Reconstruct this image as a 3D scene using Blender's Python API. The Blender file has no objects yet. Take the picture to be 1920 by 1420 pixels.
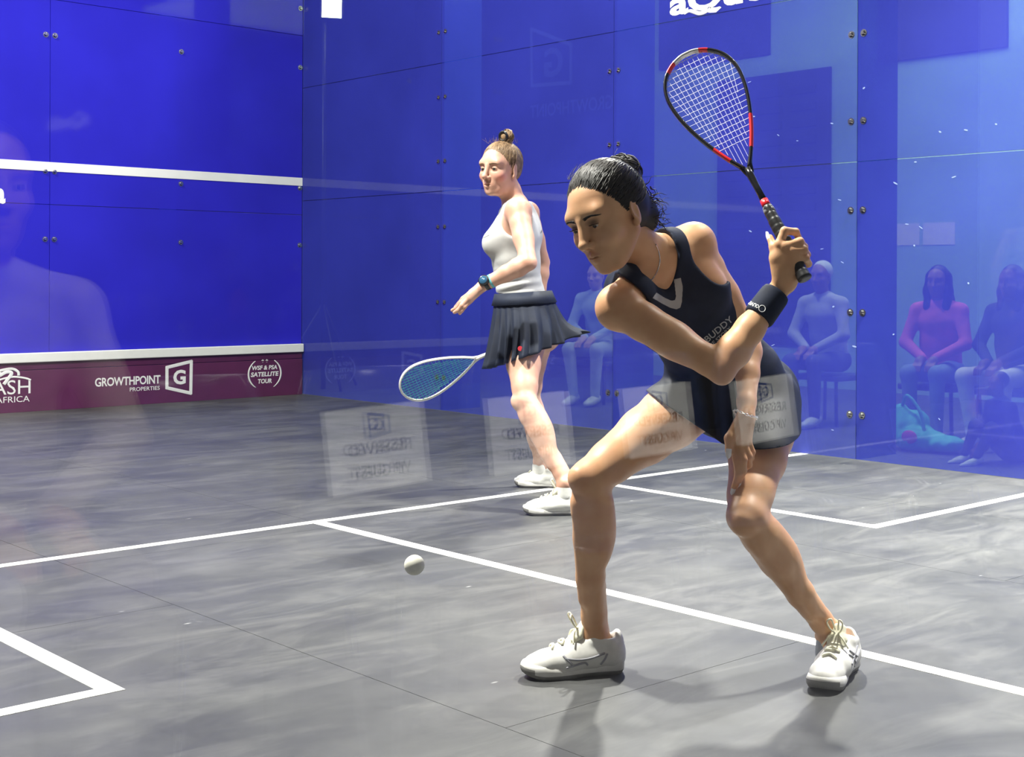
import bpy, bmesh, math, random
import numpy as np
from mathutils import Vector, Matrix, Quaternion
from mathutils.bvhtree import BVHTree
random.seed(7); RNG = np.random.default_rng(7)
scene = bpy.context.scene
COL = scene.collection

# ------------------------------------------------------------------ camera
# Court axes: x across (0 left wall .. 6.4 right wall), y along (0 front wall .. -9.75 back wall), z up.
# Pose solved from the court markings (service boxes, short line, half-court line, tin, service line).
CAM = np.array([0.2062, -10.399, 1.0021]); YAW, PIT, ROL, FPX = 0.7839, -0.0012, 0.0044, 2557.27
PPX, PPY = 960 + 258.28, 710 - 183.62
_f = np.array([math.cos(YAW)*math.cos(PIT), math.sin(YAW)*math.cos(PIT), math.sin(PIT)])
_r = np.cross(_f, [0, 0, 1.]); _r /= np.linalg.norm(_r); _u = np.cross(_r, _f)
CR = math.cos(ROL)*_r + math.sin(ROL)*_u; CU = -math.sin(ROL)*_r + math.cos(ROL)*_u; CF = _f
def at(x, y, dep):
    """photo pixel + distance along the view axis (m) -> world point"""
    return CAM + dep*(CF + CR*(x-PPX)/FPX - CU*(y-PPY)/FPX)
def dirv(r, u, c):
    """direction from image-right, image-up, toward-viewer components"""
    v = r*CR + u*CU - c*CF
    return v/np.linalg.norm(v)
cam_d = bpy.data.cameras.new('camera'); cam = bpy.data.objects.new('camera', cam_d); COL.objects.link(cam)
cam_d.sensor_fit = 'HORIZONTAL'; cam_d.sensor_width = 36.0; cam_d.lens = FPX/1920*36
cam_d.shift_x = -258.28/1920; cam_d.shift_y = -183.62/1920; cam_d.clip_start = 0.02; cam_d.clip_end = 100
M = Matrix.Identity(4)
for i in range(3):
    M[i][0] = CR[i]; M[i][1] = CU[i]; M[i][2] = -CF[i]; M[i][3] = CAM[i]
cam.matrix_world = M
scene.camera = cam

# ------------------------------------------------------------------ world, lights, exposure
scene.view_settings.view_transform = 'Standard'; scene.view_settings.look = 'None'
scene.view_settings.gamma = 1.0; scene.view_settings.exposure = 0.12
scene.view_settings.use_curve_mapping = False
world = bpy.data.worlds.new('hall_air'); scene.world = world; world.use_nodes = True
bg = world.node_tree.nodes['Background']; bg.inputs[0].default_value = (0.55, 0.62, 0.8, 1); bg.inputs[1].default_value = 0.03
def area_light(name, loc, target, sx, sy, power, color=(1, 1, 1), spread=math.pi):
    d = bpy.data.lights.new(name, 'AREA'); d.shape = 'RECTANGLE'; d.size = sx; d.size_y = sy
    d.energy = power; d.color = color; d.spread = spread
    o = bpy.data.objects.new(name, d); COL.objects.link(o); o.location = loc
    o.rotation_euler = (Vector(target)-Vector(loc)).to_track_quat('-Z', 'Y').to_euler()
    return o
WARM = (1.0, 0.96, 0.88)
# floodlights on the truss over the court, a hall lamp, and added lights marked as such
area_light('floodlight_left', (0.9, -6.0, 6.0), (2.5, -7.6, 0.5), 0.28, 0.28, 1050, WARM)
area_light('floodlight_right', (6.8, -4.0, 5.4), (4.2, -6.0, 0.3), 0.28, 0.28, 430, WARM)
area_light('floodlight_front_left', (1.6, -1.8, 6.0), (2.8, -4.0, 0.4), 0.6, 0.6, 420, WARM)
area_light('added_light_right_floor', (5.7, -8.3, 6.0), (5.55, -8.1, 0.0), 0.4, 0.4, 430, WARM, math.radians(66))  # added lamp with a narrow cone, brightens the right-hand floor
area_light('hall_light_behind_right_wall', (9.6, -5.0, 4.6), (9.6, -5.0, 0.0), 2.5, 5.0, 330, (1, 0.97, 0.93))
area_light('added_light_front_fins', (4.0, 2.6, 4.8), (4.6, 0.4, 1.5), 3.0, 0.8, 320, (1, 0.97, 0.93))  # added unseen lamp behind the front wall, makes its glass fins glow
area_light('added_light_seat_signs', (3.0, -11.0, 4.8), (3.0, -12.3, 0.4), 3.0, 1.0, 95, (1, 0.97, 0.93), math.radians(75))  # added unseen lamp, brightens the signs so their reflection shows

# ------------------------------------------------------------------ helpers: objects and labels
def link(o, parent=None):
    COL.objects.link(o)
    if parent is not None: o.parent = parent
    return o
def tag(o, label=None, cat=None, group=None, kind=None):
    if label: o['label'] = label
    if cat: o['category'] = cat
    if group: o['group'] = group
    if kind: o['kind'] = kind
    return o
def empty(name, loc=(0, 0, 0), label=None, cat=None, group=None, kind=None, parent=None):
    o = bpy.data.objects.new(name, None); o.location = loc; link(o, parent)
    return tag(o, label, cat, group, kind)
def local(me, parent):
    """mesh built in world coordinates, moved under a parent that has only a location chain"""
    if parent is not None:
        off = Vector((0, 0, 0)); q = parent
        while q is not None: off += q.location; q = q.parent
        me.transform(Matrix.Translation(-off))
def mesh_obj(name, verts, faces, mat, parent=None, smooth=True, world_space=True):
    me = bpy.data.meshes.new(name); me.from_pydata([tuple(v) for v in verts], [], [tuple(f) for f in faces]); me.update()
    if smooth: me.polygons.foreach_set('use_smooth', [True]*len(me.polygons))
    if world_space: local(me, parent)
    o = bpy.data.objects.new(name, me)
    if mat is not None: me.materials.append(mat)
    return link(o, parent)
def bm_obj(name, bm, mat, parent=None, smooth=False, world_space=True):
    me = bpy.data.meshes.new(name); bm.normal_update(); bm.to_mesh(me); bm.free()
    if smooth: me.polygons.foreach_set('use_smooth', [True]*len(me.polygons))
    if world_space: local(me, parent)
    o = bpy.data.objects.new(name, me)
    for m in (mat if isinstance(mat, (list, tuple)) else [mat]):
        if m is not None: me.materials.append(m)
    return link(o, parent)
def add_box(bm, lo, hi, bevel=0.0, mi=0):
    vs = [bm.verts.new((x, y, z)) for x in (lo[0], hi[0]) for y in (lo[1], hi[1]) for z in (lo[2], hi[2])]
    fs = [bm.faces.new([vs[i] for i in q]) for q in ((0, 1, 3, 2), (4, 6, 7, 5), (0, 4, 5, 1), (2, 3, 7, 6), (0, 2, 6, 4), (1, 5, 7, 3))]
    for f in fs: f.material_index = mi
    if bevel > 0:
        es = list({e for f in fs for e in f.edges})
        bmesh.ops.bevel(bm, geom=es, offset=bevel, segments=2, affect='EDGES', profile=0.6)
def frame_of(t):
    t = np.asarray(t, float); t = t/np.linalg.norm(t)
    a = np.array([0, 0, 1.]) if abs(t[2]) < 0.9 else np.array([1., 0, 0])
    n = np.cross(t, a); n /= np.linalg.norm(n); return n, np.cross(t, n)
def tube_data(pts, rad, sides=8, closed=False, caps=True, flat=None):
    """verts, faces of a tube along pts; rad scalar or list; flat=(axis vector, scale) squashes the section"""
    pts = [np.asarray(p, float) for p in pts]; n = len(pts)
    rads = [rad]*n if np.isscalar(rad) else list(rad)
    V = []; F = []; prev = None
    for i in range(n):
        if closed: t = pts[(i+1) % n]-pts[i-1]
        else: t = pts[min(i+1, n-1)]-pts[max(i-1, 0)]
        t = t/(np.linalg.norm(t)+1e-12)
        if prev is None: a, b = frame_of(t)
        else:
            a = prev-t*np.dot(prev, t); a /= (np.linalg.norm(a)+1e-12); b = np.cross(t, a)
        prev = a
        for k in range(sides):
            w = 2*math.pi*k/sides; q = (a*math.cos(w)+b*math.sin(w))*rads[i]
            if flat is not None: q = q+flat[0]*np.dot(q, flat[0])*(flat[1]-1)
            V.append(pts[i]+q)
    m = n if closed else n-1
    for i in range(m):
        j = (i+1) % n
        for k in range(sides):
            F.append((i*sides+k, i*sides+(k+1) % sides, j*sides+(k+1) % sides, j*sides+k))
    if caps and not closed:
        F.append(tuple(range(sides-1, -1, -1))); F.append(tuple((n-1)*sides+k for k in range(sides)))
    return V, F
def tube_obj(name, pts, rad, mat, parent=None, sides=8, closed=False, flat=None):
    V, F = tube_data(pts, rad, sides, closed, flat=flat); return mesh_obj(name, V, F, mat, parent)
def merge_data(parts):
    V = []; F = []
    for v, f in parts:
        o = len(V); V.extend(v); F.extend([tuple(i+o for i in q) for q in f])
    return V, F
def smooth_path(pts, n=8, closed=False):
    """Catmull-Rom through pts"""
    P = [np.asarray(p, float) for p in pts]; N = len(P); out = []
    for i in range(N if closed else N-1):
        if closed: p0, p1, p2, p3 = P[i-1], P[i], P[(i+1) % N], P[(i+2) % N]
        else: p0, p1, p2, p3 = P[max(i-1, 0)], P[i], P[i+1], P[min(i+2, N-1)]
        for k in range(n):
            t = k/n
            out.append(0.5*((2*p1)+(-p0+p2)*t+(2*p0-5*p1+4*p2-p3)*t*t+(-p0+3*p1-3*p2+p3)*t**3))
    if not closed: out.append(P[-1])
    return out

# ------------------------------------------------------------------ helpers: materials
def new_mat(name):
    m = bpy.data.materials.new(name); m.use_nodes = True; nt = m.node_tree
    return m, nt, nt.nodes['Principled BSDF'], nt.nodes['Material Output']
def setp(p, **kw):
    for k, v in kw.items():
        p.inputs[k.replace('_', ' ')].default_value = v
def simple(name, col, rough=0.5, metal=0.0, var=0.12, scale=30.0, bump=0.0, bump_scale=200.0, spec=0.5, sheen=0.0, sss=0.0, coat=0.0):
    """principled with a little noise in the colour and, optionally, fine relief"""
    m, nt, p, out = new_mat(name)
    tc = nt.nodes.new('ShaderNodeTexCoord'); n = nt.nodes.new('ShaderNodeTexNoise'); n.inputs['Scale'].default_value = scale; n.inputs['Detail'].default_value = 4
    nt.links.new(tc.outputs['Object'], n.inputs['Vector'])
    r = nt.nodes.new('ShaderNodeValToRGB'); c = np.array(col)
    r.color_ramp.elements[0].position = 0.3; r.color_ramp.elements[1].position = 0.7
    r.color_ramp.elements[0].color = (*np.clip(c*(1-var), 0, 1), 1); r.color_ramp.elements[1].color = (*np.clip(c*(1+var), 0, 1), 1)
    nt.links.new(n.outputs['Fac'], r.inputs[0]); nt.links.new(r.outputs[0], p.inputs['Base Color'])
    setp(p, Roughness=rough, Metallic=metal, Specular_IOR_Level=spec)
    if sheen: setp(p, Sheen_Weight=sheen)
    if coat: setp(p, Coat_Weight=coat)
    if sss:
        setp(p, Subsurface_Weight=sss, Subsurface_Scale=0.012); p.inputs['Subsurface Radius'].default_value = (1.0, 0.35, 0.2)
    if bump:
        n2 = nt.nodes.new('ShaderNodeTexNoise'); n2.inputs['Scale'].default_value = bump_scale; n2.inputs['Detail'].default_value = 3
        nt.links.new(tc.outputs['Object'], n2.inputs['Vector'])
        b = nt.nodes.new('ShaderNodeBump'); b.inputs['Strength'].default_value = bump; b.inputs['Distance'].default_value = 0.002
        nt.links.new(n2.outputs['Fac'], b.inputs['Height']); nt.links.new(b.outputs[0], p.inputs['Normal'])
    return m
def mat_emit(name, col, strength):
    m, nt, p, out = new_mat(name); setp(p, Base_Color=(*col, 1), Emission_Color=(*col, 1), Emission_Strength=strength, Roughness=0.4); return m
def mat_glass_film(name, col, see, tint, rough=0.06, var=0.15, scale=1.3):
    """court glass with a printed dot film: part coloured film, part clear; smooth glass face reflects"""
    m, nt, p, out = new_mat(name)
    tc = nt.nodes.new('ShaderNodeTexCoord'); n = nt.nodes.new('ShaderNodeTexNoise'); n.inputs['Scale'].default_value = scale; n.inputs['Detail'].default_value = 5
    nt.links.new(tc.outputs['Object'], n.inputs['Vector'])
    r = nt.nodes.new('ShaderNodeValToRGB'); c = np.array(col)
    r.color_ramp.elements[0].position = 0.3; r.color_ramp.elements[1].position = 0.7
    r.color_ramp.elements[0].color = (*np.clip(c*(1-var), 0, 1), 1); r.color_ramp.elements[1].color = (*np.clip(c*(1+var), 0, 1), 1)
    nt.links.new(n.outputs['Fac'], r.inputs[0]); nt.links.new(r.outputs[0], p.inputs['Base Color'])
    setp(p, Roughness=rough, IOR=1.5)
    tr = nt.nodes.new('ShaderNodeBsdfTransparent'); tr.inputs[0].default_value = (*tint, 1)
    mx = nt.nodes.new('ShaderNodeMixShader'); mx.inputs[0].default_value = see
    nt.links.new(p.outputs[0], mx.inputs[1]); nt.links.new(tr.outputs[0], mx.inputs[2]); nt.links.new(mx.outputs[0], out.inputs['Surface'])
    return m
def mat_clear_glass(name, tint=(0.97, 0.985, 0.98), gain=1.0):
    m, nt, p, out = new_mat(name); nt.nodes.remove(p)
    tr = nt.nodes.new('ShaderNodeBsdfTransparent'); tr.inputs[0].default_value = (*tint, 1)
    gl = nt.nodes.new('ShaderNodeBsdfGlossy'); gl.inputs['Roughness'].default_value = 0.0
    lw = nt.nodes.new('ShaderNodeLayerWeight'); lw.inputs['Blend'].default_value = 0.5     # Schlick reflectance of a glass face, the same from both sides
    pw = nt.nodes.new('ShaderNodeMath'); pw.operation = 'POWER'; pw.inputs[1].default_value = 5.0; nt.links.new(lw.outputs['Facing'], pw.inputs[0])
    ma = nt.nodes.new('ShaderNodeMath'); ma.operation = 'MULTIPLY_ADD'; ma.inputs[1].default_value = 0.957; ma.inputs[2].default_value = 0.043; nt.links.new(pw.outputs[0], ma.inputs[0])
    mu = nt.nodes.new('ShaderNodeMath'); mu.operation = 'MULTIPLY'; mu.inputs[1].default_value = gain; mu.use_clamp = True
    mx = nt.nodes.new('ShaderNodeMixShader')
    nt.links.new(ma.outputs[0], mu.inputs[0]); nt.links.new(mu.outputs[0], mx.inputs[0])
    nt.links.new(tr.outputs[0], mx.inputs[1]); nt.links.new(gl.outputs[0], mx.inputs[2]); nt.links.new(mx.outputs[0], out.inputs['Surface'])
    return m

# ------------------------------------------------------------------ court: floor
def mat_floor():
    m, nt, p, out = new_mat('court_floor_rubber')
    tc = nt.nodes.new('ShaderNodeTexCoord')
    geo = nt.nodes.new('ShaderNodeNewGeometry')
    def noise(sc, det, rough, stretch=None, rot=0.0, dist=0.0):
        mp = nt.nodes.new('ShaderNodeMapping'); nt.links.new(geo.outputs['Position'], mp.inputs[0])
        if stretch: mp.inputs['Scale'].default_value = stretch
        mp.inputs['Rotation'].default_value = (0, 0, rot)
        n = nt.nodes.new('ShaderNodeTexNoise'); n.inputs['Scale'].default_value = sc; n.inputs['Detail'].default_value = det
        n.inputs['Roughness'].default_value = rough; n.inputs['Distortion'].default_value = dist
        nt.links.new(mp.outputs[0], n.inputs['Vector']); return n.outputs['Fac']
    def ramp(fac, a, b, ca, cb):
        r = nt.nodes.new('ShaderNodeValToRGB'); r.color_ramp.elements[0].position = a; r.color_ramp.elements[1].position = b
        r.color_ramp.elements[0].color = (*ca, 1); r.color_ramp.elements[1].color = (*cb, 1); nt.links.new(fac, r.inputs[0]); return r.outputs[0]
    def mix(a, b, fac, mode='MIX'):
        x = nt.nodes.new('ShaderNodeMix'); x.data_type = 'RGBA'; x.blend_type = mode
        if isinstance(fac, float): x.inputs[0].default_value = fac
        else: nt.links.new(fac, x.inputs[0])
        nt.links.new(a, x.inputs[6]); nt.links.new(b, x.inputs[7]); return x.outputs[2]
    base = ramp(noise(1.1, 7, 0.62, (1, 1, 1), 0.5, 0.6), 0.33, 0.72, (0.026, 0.027, 0.029), (0.068, 0.069, 0.069))
    wipe = ramp(noise(2.6, 8, 0.68, (0.55, 1.7, 1), 0.9, 1.1), 0.46, 0.75, (0, 0, 0), (0.62, 0.62, 0.62))
    pale = ramp(noise(9.0, 5, 0.6), 0.2, 0.8, (0.10, 0.10, 0.097), (0.15, 0.15, 0.143))
    c1 = mix(base, pale, wipe)
    dark = ramp(noise(3.4, 6, 0.7, (1.5, 0.6, 1), -0.4, 0.7), 0.56, 0.74, (0, 0, 0), (0.55, 0.55, 0.55))
    ink = ramp(noise(20, 3, 0.5), 0.3, 0.7, (0.028, 0.030, 0.034), (0.045, 0.046, 0.050))
    c2 = mix(c1, ink, dark)
    # small ball marks and scuffs
    v = nt.nodes.new('ShaderNodeTexVoronoi'); v.inputs['Scale'].default_value = 5.0; v.inputs['Randomness'].default_value = 1.0
    mp = nt.nodes.new('ShaderNodeMapping'); nt.links.new(geo.outputs['Position'], mp.inputs[0]); mp.inputs['Rotation'].default_value = (0, 0, -0.75); mp.inputs['Scale'].default_value = (0.5, 1.4, 1)
    nt.links.new(mp.outputs[0], v.inputs['Vector'])
    sp = ramp(v.outputs['Distance'], 0.012, 0.035, (0.75, 0.75, 0.75), (0, 0, 0))
    white = ramp(noise(30, 2, 0.5), 0.3, 0.7, (0.32, 0.32, 0.32), (0.42, 0.42, 0.42))
    c3 = mix(c2, white, sp)
    nt.links.new(c3, p.inputs['Base Color'])
    rr = ramp(noise(2.0, 6, 0.6), 0.3, 0.7, (0.40, 0.40, 0.40), (0.60, 0.60, 0.60)); nt.links.new(rr, p.inputs['Roughness'])
    b = nt.nodes.new('ShaderNodeBump'); b.inputs['Strength'].default_value = 0.12; b.inputs['Distance'].default_value = 0.001
    nt.links.new(noise(260, 3, 0.6), b.inputs['Height']); nt.links.new(b.outputs[0], p.inputs['Normal'])
    return m
M_FLOOR = mat_floor()
M_LINE = simple('white_line_paint', (0.86, 0.86, 0.83), 0.45, var=0.03, scale=9)
floor = empty('floor', (0, 0, 0), 'dark grey smudged rubber court floor with white lines', None, kind='structure')
bm = bmesh.new(); add_box(bm, (0, -9.75, -0.1), (6.4, 0, -0.0025)); bm_obj('floor_bed', bm, simple('seam_black', (0.012, 0.012, 0.014), 0.8), floor)
W = 6.4/6
for c in range(6):
    seams = [0, -1.63, -4.03, -6.43, -8.83, -9.75] if c in (0, 1, 3, 5) else [0, -0.83, -3.23, -5.63, -8.03, -9.75]
    for a, b in zip(seams[:-1], seams[1:]):
        bm = bmesh.new(); add_box(bm, (c*W+0.0009, b+0.0009, -0.02), ((c+1)*W-0.0009, a-0.0009, 0.0))
        bm_obj('floor_panel', bm, M_FLOOR, floor)
LW = 0.0528; YS = -5.514   # line width, near edge of the short line
def floor_line(x0, y0, x1, y1, name='court_line'):
    bm = bmesh.new(); add_box(bm, (x0, y0, -0.001), (x1, y1, 0.0012)); return bm_obj(name, bm, M_LINE, floor)
floor_line(0, YS, 6.4, YS+LW, 'short_line')
floor_line(3.2-LW/2, -9.75, 3.2+LW/2, YS, 'half_court_line')
for s in (0, 1):
    xi = 1.6 if s == 0 else 4.8-LW
    floor_line(xi, YS-1.6-LW, xi+LW, YS, 'service_box_line')
    x0, x1 = (0, 1.6) if s == 0 else (4.8, 6.4)
    floor_line(x0, YS-1.6-LW, x1, YS-1.6, 'service_box_line')

# ------------------------------------------------------------------ court: glass walls
H = 4.57
M_FRONT = mat_glass_film('front_wall_blue_film', (0.034, 0.028, 0.60), 0.20, (0.6, 0.7, 1.0), 0.05, 0.10)
M_RIGHT = mat_glass_film('right_wall_blue_film', (0.042, 0.052, 0.46), 0.46, (0.82, 0.92, 0.72), 0.035, 0.12)
M_CLEAR = mat_clear_glass('clear_court_glass', gain=1.0)
M_FIN = mat_glass_film('fin_glass', (0.03, 0.07, 0.62), 0.35, (0.5, 0.7, 1.0), 0.1, 0.08)
M_STEEL = simple('bolt_steel', (0.62, 0.6, 0.56), 0.25, 1.0, var=0.05)
M_RUBBER = simple('bolt_washer_black', (0.015, 0.015, 0.017), 0.5)
# shared bolt: washer and domed cap, axis along +x of its mesh
def bolt_mesh():
    bm = bmesh.new()
    bmesh.ops.create_cone(bm, cap_ends=True, segments=14, radius1=0.021, radius2=0.021, depth=0.004)
    n0 = len(bm.faces)
    bmesh.ops.create_cone(bm, cap_ends=True, segments=14, radius1=0.0155, radius2=0.009, depth=0.011, matrix=Matrix.Translation((0, 0, 0.0075)))
    bm.faces.ensure_lookup_table()
    for i, f in enumerate(bm.faces): f.material_index = 0 if i < n0 else 1
    me = bpy.data.meshes.new('bolt'); bm.to_mesh(me); bm.free(); me.materials.append(M_RUBBER); me.materials.append(M_STEEL); return me
BOLT = bolt_mesh()
def bolt(loc, normal, parent):
    o = bpy.data.objects.new('bolt', BOLT); link(o, parent); o.location = loc
    o.rotation_euler = Vector(normal).to_track_quat('Z', 'Y').to_euler(); return o
def pane(name, lo, hi, mat, parent, bev=0.0015):
    bm = bmesh.new(); add_box(bm, lo, hi, bev); return bm_obj(name, bm, mat, parent)
G = 0.0018; TH = 0.012
# front wall
wf = empty('wall_front', (0, 0, 0), 'deep blue glass front wall with white service line and maroon tin', kind='structure')
zs = [0, 1.54, 3.08, H]
for i in range(3):
    for a, b in zip(zs[:-1], zs[1:]):
        pane('glass_pane', (i*6.4/3+G, 0.0, a+G), ((i+1)*6.4/3-G, TH, b-G), M_FRONT, wf)
for x in (1.06, 2.133, 3.2, 4.267, 5.33):
    w = 0.05 if x in (2.133, 4.267) else 0.035
    pane('glass_fin', (x-w-0.03, TH+0.004, 0.0), (x+w-0.03, TH+0.30, H), M_FIN, wf)
for x in (2.133, 4.267):
    for z in (1.28, 1.79, 2.81, 3.32, 4.0):
        for s in (-1, 1): bolt((x+s*0.034, -0.001, z), (0, -1, 0), wf)
for x in (1.06, 3.2, 5.30):
    for z in (1.28, 1.75, 2.81, 4.0): bolt((x, -0.001, z), (0, -1, 0), wf)
for z in (1.28, 1.77, 2.805, 3.313): bolt((6.375, -0.001, z), (0, -1, 0), wf)
bm = bmesh.new(); add_box(bm, (0.004, -0.004, 1.789), (6.4, 0.0, 1.858), 0.001); bm_obj('service_line', bm, M_LINE, wf)
# right side wall (far)
wr = empty('wall_right', (0, 0, 0), 'see-through blue glass side wall with bolted panel joints', kind='structure')
ys = [0, -1.99, -3.88, -5.85, -7.8, -9.75]; zr = [0, 1.66, 2.63, 3.6, H]
for a, b in zip(ys[:-1], ys[1:]):
    for c, d in zip(zr[:-1], zr[1:]):
        pane('glass_pane', (6.4, b+G, c+G), (6.4+TH, a-G, d-G), M_RIGHT, wr)
for y in ys[1:-1]:
    pane('glass_fin', (6.4+TH+0.004, y-0.012, 0.0), (6.4+TH+0.36, y+0.012, H), M_FIN, wr)
    for z in (0.25, 0.82, 1.39, 1.887, 2.373, 2.866, 3.4):
        for s in (-1, 1): bolt((6.399, y+s*0.042, z), (-1, 0, 0), wr)
# left side wall and back wall (clear glass; the photograph is taken through the back wall)
wl = empty('wall_left', (0, 0, 0), 'clear glass side wall on the near left of the court', kind='structure')
for a, b in zip(ys[:-1], ys[1:]):
    for c, d in ((0, 2.28), (2.28, H)):
        pane('glass_pane', (-TH, b+G, c+G), (0, a-G, d-G), M_CLEAR, wl)
wb = empty('wall_back', (0, 0, 0), 'clear glass back wall between the seats and the players', kind='structure')
for i in range(3):
    for c, d in ((0, 2.28), (2.28, H)):
        pane('glass_pane', (i*6.4/3+G, -9.75-TH, c+G), ((i+1)*6.4/3-G, -9.75, d-G), M_CLEAR, wb)
for x in (2.133, 4.267):
    for z in (0.25, 0.82, 1.39, 1.887):
        for s in (-1, 1): bolt((x+s*0.042, -9.75-TH, z), (0, -1, 0), wb)
# tin on the front wall
M_TIN = simple('tin_maroon', (0.105, 0.018, 0.075), 0.42, var=0.12, scale=6)
M_TINRAIL = simple('tin_rail_white', (0.84, 0.84, 0.80), 0.4, var=0.03)
bm = bmesh.new(); add_box(bm, (0.004, -0.030, 0.0), (6.39, -0.002, 0.305), 0.002); bm_obj('tin_panel', bm, M_TIN, wf)
bm = bmesh.new(); add_box(bm, (0.004, -0.024, 0.309), (6.39, -0.002, 0.366), 0.002); bm_obj('tin_panel', bm, M_TIN, wf)
bm = bmesh.new(); add_box(bm, (0.004, -0.046, 0.364), (6.395, -0.001, 0.434), 0.006); bm_obj('tin_rail', bm, M_TINRAIL, wf)

# ------------------------------------------------------------------ body modelling: smooth unions of tapered limbs, meshed with surface nets
def vnorm(v): v = np.asarray(v, float); return v/np.linalg.norm(v)
def lerp(a, b, t): return np.asarray(a, float)*(1-t)+np.asarray(b, float)*t
class Body:
    def __init__(s): s.ops = []
    def cone(s, a, b, ra, rb, k=0.02, tag='', flat=None, mode='u'):
        a = np.asarray(a, float); b = np.asarray(b, float); R = max(ra, rb)*(max(1.0, flat[1]) if flat is not None else 1)
        s.ops.append(('c', (a, b, ra, rb, flat), np.minimum(a, b)-R, np.maximum(a, b)+R, mode, k, tag))
    def chain(s, pts, rads, k=0.02, tag='', flat=None):
        for i in range(len(pts)-1):
            s.cone(pts[i], pts[i+1], rads[i], rads[i+1], k, tag, flat[i] if isinstance(flat, list) else flat)
    def ell(s, c, rad, axes=None, k=0.02, tag='', mode='u'):
        c = np.asarray(c, float); A = np.eye(3) if axes is None else np.array(axes, float); rad = np.asarray(rad, float)*np.ones(3)
        ext = np.sqrt(((A*rad[:, None])**2).sum(0))
        s.ops.append(('e', (c, A, rad), c-ext, c+ext, mode, k, tag))
    def bounds(s, tags=None):
        o = [q for q in s.ops if q[4] == 'u' and (tags is None or q[6] in tags)]
        return np.min([q[2] for q in o], 0)-0.015, np.max([q[3] for q in o], 0)+0.015
    def grid(s, lo, hi, h):
        n = np.ceil((np.asarray(hi)-lo)/h).astype(int)+1
        return [(np.asarray(lo)[i]+h*np.arange(n[i])).astype(np.float32) for i in range(3)]
    def field(s, ax, tags=None, skip=None):
        h = float(ax[0][1]-ax[0][0]); D = np.full([len(a) for a in ax], 0.2, np.float32)
        for kind, pr, lo, hi, mode, k, tg in s.ops:
            if tags is not None and tg not in tags: continue
            if skip is not None and tg in skip: continue
            m = 0.03+k; sl = []
            for i in range(3):
                a = int(np.searchsorted(ax[i], lo[i]-m)); b = int(np.searchsorted(ax[i], hi[i]+m)); sl.append(slice(a, b))
            if any(q.stop <= q.start for q in sl): continue
            sl = tuple(sl)
            X = ax[0][sl[0]][:, None, None]; Y = ax[1][sl[1]][None, :, None]; Z = ax[2][sl[2]][None, None, :]
            if kind == 'c':
                a, b, ra, rb, flat = pr; ba = b-a; L2 = float(ba@ba)+1e-12
                px, py, pz = X-np.float32(a[0]), Y-np.float32(a[1]), Z-np.float32(a[2])
                t = np.clip((px*np.float32(ba[0])+py*np.float32(ba[1])+pz*np.float32(ba[2]))/np.float32(L2), 0, 1)
                qx, qy, qz = px-t*np.float32(ba[0]), py-t*np.float32(ba[1]), pz-t*np.float32(ba[2])
                mn = 1.0
                if flat is not None:
                    w, sc = flat; dw = (qx*np.float32(w[0])+qy*np.float32(w[1])+qz*np.float32(w[2]))*np.float32(1/sc-1)
                    qx = qx+dw*np.float32(w[0]); qy = qy+dw*np.float32(w[1]); qz = qz+dw*np.float32(w[2]); mn = min(1.0, sc)
                d = np.sqrt(qx*qx+qy*qy+qz*qz)-(ra+np.float32(rb-ra)*t)
                if mn < 1: d = d*np.float32(mn)
            else:
                c, A, rad = pr; px, py, pz = X-np.float32(c[0]), Y-np.float32(c[1]), Z-np.float32(c[2])
                k0 = 0; k1 = 0
                for i in range(3):
                    q = (px*np.float32(A[i][0])+py*np.float32(A[i][1])+pz*np.float32(A[i][2]))/np.float32(rad[i])
                    k0 = k0+q*q; k1 = k1+(q/np.float32(rad[i]))**2
                k0 = np.sqrt(k0); d = k0*(k0-1)/(np.sqrt(k1)+1e-6)
            V = D[sl]; kk = np.float32(max(k, 1e-5))
            if mode == 'u':
                hh = np.maximum(kk-np.abs(V-d), 0)/kk; D[sl] = np.minimum(V, d)-hh*hh*kk*np.float32(0.25)
            else:
                hh = np.maximum(kk-np.abs(V+d), 0)/kk; D[sl] = np.maximum(V, -d)+hh*hh*kk*np.float32(0.25)
        return D
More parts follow.
